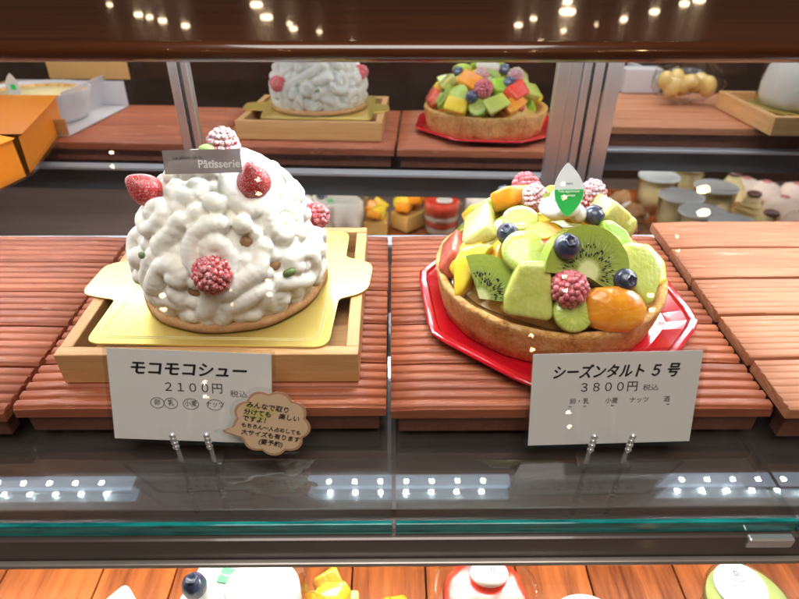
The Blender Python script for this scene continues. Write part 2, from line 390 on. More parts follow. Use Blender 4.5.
stile(dm, .1712, 0, [(0, .0028, .001, M['darkgap']), (.0030, .0085, .0025, M['alu']), (.0120, .0015, .001, M['darkgap']), (.0137, .0135, .004, M['alu'])])
# counter slab above with its trim
th = thing('counter_top', 'dark glossy wooden counter top across the top of the case', 'counter', (0, .5, .17))
part('slab', box(-1.6, 1.6, .303, 1.5, .1685, .1745), th, M['counter'], bevel=.001)
tb = tube([(-1.6, .3015, .1700), (1.6, .3015, .1700)], .0048, 20)
part('trim', tb, th, M['counter'])
part('underside', box(-1.5, 1.5, .308, .56, .1672, .1684), th, M['alu_w'])
th.rotation_euler = (0, 0, R(.0))
# LED light bars under the counter
def light_bar(x0, x1, label, y=.338, z=.1638):
    th = thing('light_bar', label, 'light bar', ((x0+x1)/2, y, z), 'LED light bars under the counter')
    part('channel', box(x0, x1, y-.009, y+.009, z, z+.0032), th, M['white_paint'], bevel=.0006)
    part('glow_strip', box(x0+.002, x1-.002, y-.0075, y+.0075, z-.0006, z-.0001), th, M['diff'])  # emissive strip added for the bluish glow between the LED dots
    n = int((x1-x0)/.0235)
    for i in range(n):
        xx = x0+.012+i*.0235
        part('led', box(xx-.0016, xx+.0016, y-.0016, y+.0016, z-.0014, z-.0007), th, M['led'])
light_bar(-.56, -.235, 'left LED light bar under the counter above the orange box')
light_bar(-.095, .108, 'middle LED light bar under the counter between the cakes')
light_bar(.205, .60, 'right LED light bar under the counter by the joint')
th = thing('rear_fill_tube', 'long unseen fill tube added under the counter to light the cake backs shown in the mirrors', 'light bar', (0, .497, .160))  # unseen tube and fitting added to brighten the backs of the cakes
part('tube', tube([(-.62, .497, .1605), (.72, .497, .1605)], .0055, 14), th, M['tube'])
part('fitting', box(-.63, .73, .488, .506, .1650, .1671), th, M['white_paint'], bevel=.0006)
# front glass
a, b = Vector((0, .296, .170)), Vector((0, .160, -.060))
bm = bmesh.new(); vs = [bm.verts.new((x, p.y, p.z)) for p, x in ((b, -.7), (b, .8), (a, .8), (a, -.7))]; bm.faces.new(vs)
tag(part('front_glass', bm, None, M['glass']), 'clear front glass pane leaning over both cakes', 'glass pane')
# warm shop lamps that glint in the glass, most with an added twin
pn = np.array([0, -(a-b).z, (a-b).y]); pn = pn/np.linalg.norm(pn)
def pane_hit(px, py):
    o, d = ray(px, py); t = np.dot(np.array(b)-o, pn)/np.dot(d, pn); return o+d*t, d-2*np.dot(d, pn)*pn
M_b = M['bulb']
def bulb(px, py, r, dist, label):
    o, d = pane_hit(px, py); p = o+d*dist
    bm = bmesh.new(); ball((0, 0, 0), (r*1.5, r, r*.75), bm, 2)
    lp = thing('shop_lamp', label, 'lamp', tuple(p), 'shop ceiling lamps behind the viewer')
    part('bulb', finish(bm, True), lp, M_b, local=True)
    part('lamp_stem', tube([(0, 0, r), (0, 0, .25)], .003, 8), lp, M['darkgap'], local=True)
for k, (px, py, r) in enumerate(((163, 303, .0038), (269, 288, .0032), (258, 187, .003), (232, 298, .0015), (564, 191, .0035), (565, 284, .004), (651, 303, .0038), (532, 343, .0028), (112, 160, .0028), (704, 190, .009), (704, 213, .009), (678, 244, .002), (205, 390, .003), (569, 420, .003))):
    for q in (-7, 7):  # most lamps are set twice; the added twin doubles the glint
        if k in (9, 10) and q > 0: continue
        bulb(px+(1 if q > 0 else 0), py+(q if k not in (9, 10) else 0), r, 1.1, 'small warm shop lamp, most with an added twin that doubles the glint in the front glass')

def far_lamp(px, py, r, k):
    o, d = ray(px, py); t_ = (.1746-o[2])/d[2]; p = o+d*t_; d2 = np.array([d[0], d[1], -d[2]]); p = p+d2*2.2
    bm = bmesh.new(); ball((0, 0, 0), (r*2.6, r, r*.55), bm, 2)
    lp = thing('ceiling_spot', 'small warm spotlight mirrored in the glossy counter top', 'lamp', tuple(p), 'spotlights mirrored in the counter top')
    part('bulb', finish(bm, True), lp, M['spot'], local=True)
    part('lamp_stem', tube([(0, 0, r), (0, 0, .3)], .004, 8), lp, M['darkgap'], local=True)
for k, (px, py, r) in enumerate(((110, 5, .004), (139, 15, .006), (150, 17.5, .005), (163, 21, .006), (186, 26, .006), (257, 5, .009), (267, 17.5, .009), (290, 24, .004), (294, 29, .006), (320, 32, .004), (353, 43, .003), (568, 2, .007), (568, 12, .012), (534, 19, .005), (519, 25.5, .006), (564, 31, .004), (624, 20, .005), (541, 43, .004), (597, 25, .0025), (685, 4, .007), (655, 12, .007), (625, 19, .004), (700, 0, .009))):
    far_lamp(px, py, r, k)

# ================================================================== PADS
def ridged_slat(x0, x1, y0, y1, zt, n, depth, seed, th=.0085):
    """one slat with n rounded ridges running along x"""
    rr = random.Random(seed); bm = bmesh.new(); prof = []
    wd = (y1-y0)/n
    for i in range(n):
        for t_, h in ((.01, -depth), (.16, -depth), (.20, -depth*.4), (.30, 0), (.86, 0), (.96, -depth*.4)):
            prof.append((y0+(i+t_)*wd, zt+h-rr.uniform(0, .00012)))
    prof = [(y0, zt-th), (y0, zt-.0018)] + prof + [(y1, zt-.0018), (y1, zt-th)]
    nx = 10; rings = []
    for k in range(nx+1):
        x = x0+(x1-x0)*k/nx
        if k in (0, nx): x += rr.uniform(-.0004, .0004)
        rings.append([bm.verts.new((x + (rr.uniform(-.0003, .0003) if k in (0, nx) else 0), p[0], p[1]-(.0009 if k in (0, nx) and j not in (0, len(prof)-1) else 0)+rr.uniform(-.00004, .00004))) for j, p in enumerate(prof)])
        if k == 0:
            pass
    for a_, b_ in zip(rings, rings[1:]):
        for j in range(len(prof)-1): bm.faces.new((a_[j], a_[j+1], b_[j+1], b_[j]))
        bm.faces.new((a_[-1], a_[0], b_[0], b_[-1]))
    bm.faces.new(list(reversed(rings[0]))); bm.faces.new(rings[-1])
    bmesh.ops.recalc_face_normals(bm, faces=bm.faces)
    for f in bm.faces:
        if abs(f.normal.x) < .5 and f.normal.z > .05: f.smooth = True
    return bm
def pad(label, x0, x1, yf, yb, zt, ns, depth, mat, n=5, seed=0, bearers=None, gap=.0026, skew=0.0):
    th = thing('slatted_pad', label, 'wooden pad', ((x0+x1)/2, (yf+yb)/2, -.0232), 'slatted wooden pads on the glass shelf')
    th.rotation_euler = (0, 0, 0)
    sw = (yb-yf+gap)/n
    for i in range(n):
        o = part('slat', ridged_slat(x0, x1, yf+i*sw, yf+(i+1)*sw-gap, zt, ns, depth, seed*10+i), th, mat)
    bz = zt-.0088
    for bx in bearers or (x0+.012, (x0+x1)/2-.006, x1-.026):
        part('bearer', box(bx, bx+.014, yf+.006, yb-.004, -.0229, bz), th, M['bearer'], bevel=.0006)
    part('front_bearer', box(x0+.004, x1-.004, yf+.003, yf+.012, -.0228, bz-.0003), th, M['bearer'], bevel=.0008)
    part('back_bearer', box(x0+.004, x1-.004, yb-.0085, yb-.0036, -.0228, bz-.0003), th, M['bearer'], bevel=.0008)
    return th
pad('red stained slatted pad under the wooden tray of the cream cake', -.2125, -.0045, .2310, .421, 0, 5, .0020, M['pad'], 5, 1)
pad('red stained slatted pad under the red dish of the fruit tart', -.0015, .2130, .2290, .421, 0, 5, .0021, M['pad'], 5, 2)
pad('red stained slatted pad at the left edge of the case', -.52, -.2155, .228, .421, 0, 5, .0014, M['pad'], 5, 3)
pad('lighter orange slatted pad at the right of the case', .2165, .53, .2235, .4360, .0045, 7, .0006, M['pad_light'], 5, 4, gap=.0034)

# ================================================================== TRAY, GOLD BOARD
def tray(label, x0, x1, y0, y1, z0=.0005, h=.0215, wt=.0075, group=None, rot=0):
    c = ((x0+x1)/2, (y0+y1)/2, z0)
    th = thing('wooden_tray', label, 'tray', c, group, (0, 0, rot))
    hx, hy = (x1-x0)/2, (y1-y0)/2
    part('bottom', box(-hx+wt, hx-wt, -hy+wt, hy-wt, .0, .004), th, M['tray'], local=True)
    part('side', box(-hx, hx, -hy, -hy+wt, 0, h), th, M['tray'], local=True, bevel=.0007)
    part('side', box(-hx, hx, hy-wt, hy, 0, h), th, M['tray'], local=True, bevel=.0007)
    part('side', box(-hx, -hx+wt, -hy+wt+.0002, hy-wt-.0002, 0, h-.0004), th, M['tray_y'], local=True, bevel=.0007)
    part('side', box(hx-wt, hx, -hy+wt+.0002, hy-wt-.0002, 0, h-.0004), th, M['tray_y'], local=True, bevel=.0007)
    return th
tray('square cedar tray holding the cream cake on its gold board', -.1900, -.0200, .2490, .3950)
def rpoly(pts, rads, n=7):
    out = []; m = len(pts)
    for i in range(m):
        p = Vector(pts[i]); a_ = (Vector(pts[i-1])-p); b_ = (Vector(pts[(i+1) % m])-p); r = rads[i] if hasattr(rads, '__len__') else rads
        r = min(r, a_.length*.48, b_.length*.48)
        if r <= 0: out.append(tuple(p)); continue
        s, e = p+a_.normalized()*r, p+b_.normalized()*r
        for k in range(n+1):
            t_ = k/n; q = (1-t_)**2*s + 2*t_*(1-t_)*p + t_**2*e; out.append((q.x, q.y))
    return out
zb = .0225
G = lambda px, py: tuple(P(px, py, zb))[:2]
brd = [(-.1760, .2575), (-.0372, .2535), (-.0345, .300), (-.0165, .3080), (-.0135, .3420), (-.0330, .3500), (-.0325, .3860), (-.1620, .3860), (-.1680, .3480), (-.1960, .3420), (-.1990, .3060), (-.1745, .3000)]
th = thing('gold_cake_board', 'gold cardboard cake board with rounded side tabs under the cream cake', 'cake board', (-.105, .32, zb))
part('board', prism(rpoly(brd, [.009, .009, .003, .009, .009, .003, .009, .009, .003, .009, .009, .003]), zb-.0002, zb+.0010), th, M['gold'], bevel=.0003)
for ins in (.0045, .0060):
    c0 = Vector((-.105, .32)); pts = [(-.1755+ins, .2582+ins), (-.0375-ins, .2545+ins), (-.0340-ins, .3850-ins), (-.163+ins, .3850-ins)]
    pl = rpoly(pts, .009); part('embossed_line', tube([(x, y, zb+.0010) for x, y in pl+[pl[0]]], .00022, 6, caps=False), th, M['gold_line'])

# ================================================================== CREAM CAKE
CC = Vector((-.1020, .3220, 0)); ZB = zb+.0012
cake = thing('cream_puff_cake', 'dome of piped white whipped cream with raspberries on a biscuit base', 'cake', (CC.x, CC.y, ZB))
part('biscuit_base', lathe([(0, 0), (.0565, 0), (.0582, .0015), (.0582, .0048), (.0565, .0062), (0, .0062)], 96, wob=lambda a_, z: .008*math.sin(5*a_)+.006*math.sin(11*a_+1)), cake, M['biscuit'], local=True)
Z0 = .0062
def dome_r(h):      # radius of the cream surface at height h (0..1)
    return .0500*(1+.085*math.sin(math.pi*min(1, h*1.9)))*(max(0, 1-max(0, (h-.25)/.75)**2.3))**.5
TOP = .0735
def dome_pt(h, a_, lift=0.0, k=1.0):
    r = dome_r(h)*k; e = .01
    dr = (dome_r(min(1, h+e))-dome_r(max(0, h-e)))/(TOP*(min(1, h+e)-max(0, h-e)))
    n = Vector((math.cos(a_), math.sin(a_), -dr)).normalized() if h < .985 else Vector((0, 0, 1))
    return Vector((r*math.cos(a_), r*math.sin(a_), Z0+h*TOP)) + n*lift, n
core = lathe([(0, Z0)]+[(dome_r(h/30)-.0028, Z0+h/30*TOP-.002) for h in range(0, 30)]+[(0, Z0+TOP-.004)], 64)
part('choux_core', core, cake, M['choux'], local=True)
def piped(seed, tries=4200, rmin=.0050, rmax=.0060, gap=1.66, voxel=.00075):
    rr = random.Random(seed); worms = []; pts = [(dome_pt(h, a_)[0], -5, .003) for h, a_ in ((.62, R(-62)), (.40, R(-48)), (.28, R(-100)))]
    grid = []
    def ok(p, own, g):
        for q, wid, r in pts:
            if wid != own and (q-p).length < g: return False
        return True
    def proj(p):
        # snap a local point to the dome surface
        a_ = math.atan2(p.y, p.x); rad = math.hypot(p.x, p.y); best = None
        for i in range(0, 61):
            h = i/60; d_ = (dome_r(h)-rad)**2+(Z0+h*TOP-p.z)**2
            if best is None or d_ < best[0]: best = (d_, h)
        return dome_pt(best[1], a_)
    for wid in range(tries):
        h = rr.random()**.9; a_ = rr.uniform(0, 2*math.pi)
        p, n = dome_pt(h*.97+.02, a_); r = rr.uniform(rmin, rmax)
        if not ok(p, -1, r*gap): continue
        d = Vector((rr.gauss(0, 1), rr.gauss(0, 1), rr.gauss(0, 1))); d = (d-n*d.dot(n)).normalized()
        curl = rr.choice((-1, 1))*rr.uniform(.1, .5); lift = rr.uniform(-.0002, .0026); L = rr.choice((8, 12, 16, 22, 28)); w_ = []
        for s in range(L+1):
            w_.append((p+n*lift, r*(1+.07*math.sin(s*.9+wid))*(1+rr.uniform(-.02, .02)))); pts.append((p, wid, r))
            curl += rr.uniform(-.18, .18); good = False
            for turn in (0, .35, -.35, .7, -.7, 1.05, -1.05, 1.4, -1.4):
                d2 = Matrix.Rotation(curl+turn, 3, n) @ d
                q, n2 = proj(p+d2*r*.5)
                if ok(q, wid, r*gap) and q.z > Z0+.003 and not any(len(w_)-1-i_ > 5 and (q-c_).length < r*gap for i_, (c_, _) in enumerate(w_)): good = True; break
            if not good: break
            d = (q-p).normalized(); p, n = q, n2
        worms.append(w_)
    holes = [dome_pt(h, a_)[0] for h, a_ in ((.62, R(-62)), (.40, R(-48)), (.28, R(-100)), (.75, R(60)))]
    for k in range(5000):
        h = rr.random()**.9; p, n = dome_pt(h*.97+.02, rr.uniform(0, 2*math.pi)); r = rr.uniform(.0048, .0060)
        if any((p-q).length < .0056 for q in holes) or not ok(p, -1, r*1.2): continue
        pts.append((p, 9000+k, r)); worms.append([(p-n*rr.uniform(.0012, .0030), r)])
    # lobes hanging round the foot
    for i in range(30):
        a_ = i/30*2*math.pi+rr.uniform(-.05, .05); w_ = []
        hh = rr.uniform(.06, .15)
        for s in range(4):
            p, n = dome_pt(.015+hh*s/3, a_+rr.uniform(-.02, .02), .0002); w_.append((p, .0060-.0002*s+rr.uniform(-.0004, .0006)))
        worms.append(w_)
    bm = bmesh.new()
    lathe([(0, Z0)]+[(dome_r(h/30)-.0004, Z0+h/30*TOP-.0004) for h in range(0, 30)]+[(0, Z0+TOP-.0004)], 48, bm)
    for w_ in worms:
        for c, r in w_: ball(c, r, bm, 2)
    return bake(bm, [('REMESH', dict(mode='VOXEL', voxel_size=voxel)), ('SMOOTH', dict(factor=.5, iterations=3))])
for h, a_ in ((.62, R(-62)), (.40, R(-48)), (.28, R(-100)), (.75, R(60))):
    p, n = dome_pt(h, a_, -.0015); bm = bmesh.new(); vv = ball((0, 0, 0), (.0040, .0034, .0022), bm, 3); rr = random.Random(3)
    for v in vv: v.co += Vector((rr.uniform(-1, 1), rr.uniform(-1, 1), rr.uniform(-1, 1)))*.0003
    part('choux_patch', finish(bm, True), cake, M['choux'], local=True, loc=p, rot=frame_from(n))
cream_me = piped(11)
part('whipped_cream', cream_me, cake, M['cream'], local=True)

# ---- berries
def raspberry_me(seed, L=.0105, W=.0088, nr=9, sub=2):
    rr = random.Random(seed); bm = bmesh.new()
    ball((0, 0, 0), (W*.86, W*.86, L*.86), bm, 2)
    for i in range(nr):
        th_ = math.pi*(i+.35)/nr; z = L*math.cos(th_); r = W*math.sin(th_)*(1 if z > 0 else .98)
        r *= 1-.12*max(0, z/L); n = max(1, int(2*math.pi*r/.0031))
        for k in range(n):
            a_ = 2*math.pi*(k+.5*(i % 2))/n+rr.uniform(-.14, .14)*8/max(n, 5)
            ball((r*.93*math.cos(a_), r*.93*math.sin(a_), z*.93), .00185*rr.uniform(.78, 1.18), bm, sub)
    me = finish(bm, True); return me
RASP = raspberry_me(3)
def strawberry_me(L=.0125, W=.0098):
    bm = bmesh.new(); seg = 40; prof = []
    for i in range(21):
        t_ = i/20; z = -L*.8+1.8*L*t_; r = W*math.sin(math.pi*min(1, t_*1.0))**.55*(1-.48*t_) * 1.18
        prof.append((max(r, 0) if i not in (0, 20) else 0, z))
    lathe(prof, seg, bm)
    rr = random.Random(5)
    for v in bm.verts: v.co += Vector((rr.uniform(-1, 1), rr.uniform(-1, 1), rr.uniform(-1, 1)))*.00012
    me = finish(bm, True)
    return me
STRAW = strawberry_me()
def berry(parent, me, mat, loc, n, size=1.0, roll=0.0, name='raspberry', label=None):
    m2 = me if (me.materials and me.materials[0] == mat) else me.copy()
    if not m2.materials: m2.materials.append(mat)
    else: m2.materials[0] = mat
    o = part(name, m2, parent, None, loc=loc, rot=frame_from(n, roll), scale=size)
    if label: o['label'] = label
    return o
def hit_cake(o, d, lift=0.0):
    o = Vector(o)-Vector(cake.location); d = Vector(d)
    t_ = 0.0; prev = 1
    while t_ < 2.2:
        p = o+d*t_; h = (p.z-Z0)/TOP
        if 0 <= h <= 1 and math.hypot(p.x, p.y) <= dome_r(h)+lift or (h < 1+lift/TOP and h >= 1 and math.hypot(p.x, p.y) < .02): break
        t_ += .0006
    return p+Vector(cake.location), Vector((p.x*1.0, p.y*1.0, (p.z-Z0-.03)*.9)).normalized()
def on_cake(px, py, lift=0.0): return hit_cake(*ray(px, py), lift)
p, n = on_cake(213, 274, .005); berry(cake, RASP, M['rasp'], p+n*.001, (.05, -.85, .5), 1.12, name='raspberry', label='sugared raspberry at the front of the dome')
p, n = on_cake(147, 190, .006); berry(cake, STRAW, M['straw'], PY(146, 190, .306), (-.62, -.30, .72), .98, name='strawberry', label='glossy red berry on the left shoulder')
p, n = on_cake(251, 187, .006); berry(cake, STRAW, M['straw'], p+n*.006, (.02, -.25, .97), 1.02, .6, name='strawberry', label='glossy red berry right of the name plate')
p = PY(314, 217, .330); berry(cake, RASP, M['rasp'], p, (.9, -.1, .35), .95, label='sugared raspberry sticking out at the right')
p = PY(224, 147, .336); berry(cake, RASP, M['rasp_w'], p, (.05, .1, 1), 1.05, label='white frosted raspberry on top behind the plate')
p = PY(272, 80, .33); 
q, d = mray(278, 84); p, n = hit_cake(q, d, .005); berry(cake, RASP, M['rasp'], p, (-.2, .8, .4), .95, label='sugared raspberry on the far side')
def nut(px, py, rot, s=(.0042, .0020, .0017), mat='pist', lift=.006):
    p, n = on_cake(px, py, lift); bm = bmesh.new(); vv = ball((0, 0, 0), 1, bm, 2)
    for v in vv: v.co = Vector((math.copysign(abs(v.co.x)**.7, v.co.x)*s[0], math.copysign(abs(v.co.y)**.7, v.co.y)*s[1], v.co.z*s[2]))
    part('pistachio', finish(bm, True), cake, M[mat], loc=p, rot=frame_from(n, rot))
nut(205, 228, .1, (.0030, .0013, .0013)); nut(143, 256, .3); nut(290, 273, -.15, (.0046, .0024, .002)); nut(284, 180, .8, (.0032, .0012, .0012), lift=.0065)
bm = bmesh.new(); ball((0, 0, 0), (.0055, .0035, .003), bm, 2); part('pistachio', finish(bm, True), cake, M['pist_l'], loc=PY(208, 149.5, .328))
q, d = mray(318, 91); p, n = hit_cake(q, d, .006); bm = bmesh.new(); ball((0, 0, 0), (.003, .002, .002), bm, 2); part('pistachio', finish(bm, True), cake, M['pist'], loc=p)

# ---- text helper
def text(s, size, mat, parent, loc, name='lettering', off=0.0, sx=1.0, rot=0.0, thick=.00012, align='CENTER', shear=0.0, space=1.0, bold=0.0):
    cu = bpy.data.curves.new('t', 'FONT'); cu.body = s; cu.size = size; cu.align_x = align; cu.align_y = 'CENTER'
    cu.offset = off; cu.extrude = thick/2; cu.space_character = space; cu.shear = shear; cu.resolution_u = 4
    o = link(bpy.data.objects.new('t', cu)); dg = bpy.context.evaluated_depsgraph_get()
    me = bpy.data.meshes.new_from_object(o.evaluated_get(dg)); bpy.data.objects.remove(o); bpy.data.curves.remove(cu)
    me.materials.clear(); me.materials.append(mat)
    if bold:
        bm = bmesh.new()
        for dx, dy, dz in ((0, 0, 0), (bold, 0, .00001), (-bold, 0, .00002), (0, bold*.7, .00003), (0, -bold*.7, .00004)):
            n0 = len(bm.verts); bm.from_mesh(me); bm.verts.ensure_lookup_table()
            for v in bm.verts[n0:]: v.co += Vector((dx, dy, dz))
        bm.to_mesh(me); bm.free()
    return part(name, me, parent, None, local=True, loc=loc, rot=(0, 0, rot), scale=(sx, 1, 1))
def rect_card(w_, h_, r, z0, z1): return prism(rpoly([(-w_/2, 0), (w_/2, 0), (w_/2, h_), (-w_/2, h_)], r, 5), z0, z1)

t = NT('grey_translucent_plate'); t.set(Base_Color=(.34, .29, .295), Roughness=.25, Alpha=.80, Coat_Weight=.5); M['plate'] = t.m
# name plate in the cream
pl = PY(203, 162, .296)
plate = thing('name_plate', 'smoky clear plastic name plate standing on top of the cream cake', 'name plate', tuple(pl), None, (R(72), 0, R(3)))
W_ = .0405
part('plate', prism([(-W_/2, -.0062), (W_/2, -.0062), (W_/2, .0062), (-W_/2, .0062)], -.0002, .0002), plate, M['plate'], local=True)
part('clear_foot', prism([(-W_/2*.8, -.0182), (W_/2*.8, -.0182), (W_/2*.8, -.0063), (-W_/2*.8, -.0063)], -.0002, .0002), plate, M['clear'], local=True)
text('Le plaisir de la', .0026, M['ink2'], plate, (-.0075, .0022, .0004), off=.00003)
text('Pâtisserie', .0058, M['paper'], plate, (.0085, -.0015, .0004), off=.00006)

# ================================================================== PRICE CARDS
def card_frame(bl, br, top, ):
    pass
def price_card(label, bl, br, tl, tr, yb):
    """laminated card; lower corners at depth yb, leaning back"""
    A = PY(*bl, yb); B = PY(*br, yb)
    wv = (B-A); W = wv.length
    return A, B, W
def make_card(label, ctr_px, depth, width, height, lean, roll, yaw=0.0):
    c = PY(*ctr_px, depth)
    th = thing('price_card', label, 'price card', tuple(c), 'laminated price cards', None)
    mt = Matrix.Rotation(yaw, 3, 'Z') @ Matrix.Rotation(R(90)-lean, 3, 'X') @ Matrix.Rotation(roll, 3, 'Z')
    th.rotation_euler = mt.to_euler()
    part('paper', prism([(-width/2, -height/2), (width/2, -height/2), (width/2, height/2), (-width/2, height/2)], -.0002, .0001), th, M['paper'], local=True)
    bw, bh = width/2+.0022, height/2+.0022
    part('laminate', prism(rpoly([(-bw, -bh), (bw, -bh), (bw, bh), (-bw, bh)], .002, 4), -.00045, -.00025), th, M['film'], local=True)
    part('laminate', prism(rpoly([(-bw, -bh), (bw, -bh), (bw, bh), (-bw, bh)], .002, 4), .00050, .00060), th, M['film'], local=True)
    return th
c1 = make_card('white price card reading 2100 yen, clipped below the cream cake', (192, 397.5), .2275, .0865, .0530, R(20), R(-2.6))
text('モコモコシュー', .0088, M['ink'], c1, (-.001, .0155, .00015), bold=.00030, sx=1.02, shear=.15)
text('２１００円', .0065, M['ink'], c1, (.0010, .0052, .00015), off=.00002, sx=1.0)
text('税込', .0043, M['ink2'], c1, (.0255, .0025, .00015), sx=1.1)
for x, s in ((-.0185, '卵'), (-.0112, '乳'), (-.0005, '小麦'), (.0125, 'ナッツ')):
    text(s, .0038, M['ink2'], c1, (x, -.0040, .00015), off=.00002, sx=.9)
    pts = [(x+.0036*math.cos(a_*math.pi/14)*(1.15 if len(s) > 1 else 1), -.0040+.0031*math.sin(a_*math.pi/14), .0003) for a_ in range(29)]
    part('ring_mark', tube(pts, .00014, 6, caps=False), c1, M['ink2'], local=True)
text('酒', .0038, M['ink2'], c1, (.0300, -.0045, .00015), off=.00002)
c2 = make_card('white price card below the fruit tart, priced 3800 yen', (614, 399.5), .2245, .0900, .0545, R(18), R(.6), R(1.0))
text('シーズンタルト ５ 号', .0086, M['ink'], c2, (-.0005, .0160, .00015), bold=.00028, sx=.83, shear=.22)
text('３８００円', .0066, M['ink'], c2, (-.0035, .0070, .00015), off=.00003, sx=.98)
text('税込', .0040, M['ink2'], c2, (.0195, .0062, .00015), sx=1.1)
for x, s in ((-.0185, '卵・乳'), (-.0010, '小麦'), (.0140, 'ナッツ'), (.0290, '酒')):
    text(s, .0038, M['ink2'], c2, (x, -.0010, .00015), off=.00002, sx=.95)
for x in (-.0235, -.0155, -.0005, .0300):
    part('tick_mark', tube([(x-.0006, -.0036, .0003), (x, -.0040, .0003), (x+.0008, -.0036, .0003)], .00018, 6), c2, M['ink'], local=True)

def stand(px1, px2, py_top, py_bot, depth, label):
    cx = (px1+px2)/2; b_ = PY(cx, py_bot, depth); t_ = PY(cx, py_top, depth)
    th = thing('card_stand', label, 'card stand', (b_.x, b_.y, -.0230), 'card stands with two bead clips')
    hw = (PY(px2, py_bot, depth)-PY(px1, py_bot, depth)).length/2
    bw = hw+.0045
    part('clear_base', box(b_.x-bw, b_.x+bw, depth-.006, depth+.010, -.0230, -.0205), th, M['clear'], bevel=.0008)
    part('base_lip', box(b_.x-bw, b_.x+bw, depth-.0068, depth-.0061, -.0228, -.0168), th, M['film'], bevel=.0002)
    for s in (-1, 1):
        x = b_.x+s*hw; n = 4
        cl = part('clip', box(x-.0012, x+.0012, depth-.0045, depth-.0035, -.021, t_.z), th, M['chrome'], bevel=.0004)
        for i in range(n):
            z = b_.z+.0015+(t_.z-b_.z-.002)*i/(n-1); bm = bmesh.new(); ball((x, depth-.0050, z), (.00185, .0016, .0017), bm, 2)
            bd = part('bead', finish(bm, True), th, M['chrome']); 
            bd.parent = cl; bd.location = (0, 0, 0)
    return th
stand(180, 213, 428, 442, .2135, 'clear stand with chrome clips gripping the cream cake price card')
stand(588, 625, 429, 445, .2110, 'clear stand with chrome clips gripping the fruit tart price card')
# speech bubble
bc = PY(272, 424, .2150)
bub = thing('speech_bubble_card', 'brown cloud shaped handwritten card overlapping the left price card', 'note card', tuple(bc), None, ((Matrix.Rotation(R(72), 3, 'X') @ Matrix.Rotation(R(-10), 3, 'Z')).to_euler()))
def cloud(sc, tail=True, off=0.0):
    out = []; lobes = 9; a0 = .35
    for i in range(lobes):
        for k in range(9):
            a_ = a0+2*math.pi*(i+k/9)/lobes; rr_ = 1+.13*abs(math.sin(math.pi*k/9))-.03
            x, y = .0190*rr_*math.cos(a_), .0158*rr_*math.sin(a_)
            L = math.hypot(x, y); x, y = x*(1+off/L), y*(1+off/L)
            if tail and math.radians(196) < (a_ % (2*math.pi)) < math.radians(222):
                x -= (.0085+off)*(1-abs(((a_ % (2*math.pi))-math.radians(209))/math.radians(13)))
            out.append((x*sc, y*sc*1.12))
    return out
part('laminate', prism(cloud(1, True, .0026), -.0004, -.0001), bub, M['film'], local=True)
part('printed_rim', prism(cloud(1), 0, .0002), bub, M['kraft_rim'], local=True)
part('paper', prism(cloud(.93, True), .0003, .0005), bub, M['kraft_b'], local=True)
for s, x, y, sz in (('みんなで取り', -.0028, .0094, .0038), ('分けても　楽しい', -.0005, .0052, .0037), ('ですよ！', -.0082, .0012, .0037), ('もちろん一人占めしても', .0002, -.0030, .0029), ('大サイズも有ります', .0004, -.0072, .0035), ('(要予約)', .0008, -.0116, .0036)):
    text(s, sz, M['ink'], bub, (x, y, .0007), off=.00005, name='handwriting', shear=.1)
# chrome clip on the shelf edge
c = PY(768, 539, .1705)
th = thing('shelf_clip', 'chrome clip holding the teal glass edge at the right', 'clip', tuple(c))
part('clip_body', box(-.0118, .0118, -.0035, .0010, -.0035, .0035), th, M['chrome'], local=True, bevel=.0012, seg=3)


# ================================================================== RED DISH + FRUIT TART
TC = Vector((.1030, .3290, 0))
dish = thing('red_dish', 'shiny red plastic octagonal dish under the fruit tart', 'dish', (.1075, .3262, .0006))
def octo(apothem, ch, rot):
    out = []
    for i in range(8):
        a_ = rot+i*math.pi/4+math.pi/8
        c_ = apothem/math.cos(math.pi/8)
        p = Vector((c_*math.cos(a_), c_*math.sin(a_)))
        d1 = Vector((math.cos(a_+math.pi/2+math.pi/8), math.sin(a_+math.pi/2+math.pi/8))); d0 = Vector((math.cos(a_-math.pi/2-math.pi/8), math.sin(a_-math.pi/2-math.pi/8)))
        out += [p+d0*ch, (p+d0*ch*.35+p+d1*ch*.35)/2*.3+(p+d0*ch*.35)*.35+(p+d1*ch*.35)*.35, p+d1*ch]
    return out
bm = bmesh.new(); rings = []
for ap, z in ((.001, .0012), (.068, .0012), (.072, .0014), (.0765, .0032), (.0835, .0060), (.0850, .0078), (.0885, .0080), (.0900, .0070), (.0902, .0060), (.0888, .0058), (.0862, .0062), (.0780, .0022), (.072, .0000), (.001, .0000)):
    rings.append([bm.verts.new((p.x, p.y, z)) for p in octo(ap*.975, .012*ap/.09, R(4))])
for a_, b_ in zip(rings, rings[1:]):
    m_ = len(a_)
    for i in range(m_): bm.faces.new((a_[i], a_[(i+1) % m_], b_[(i+1) % m_], b_[i]))
bmesh.ops.recalc_face_normals(bm, faces=bm.faces)
part('dish_body', bm, dish, M['red_plastic'], local=True, bevel=.0008, seg=3)

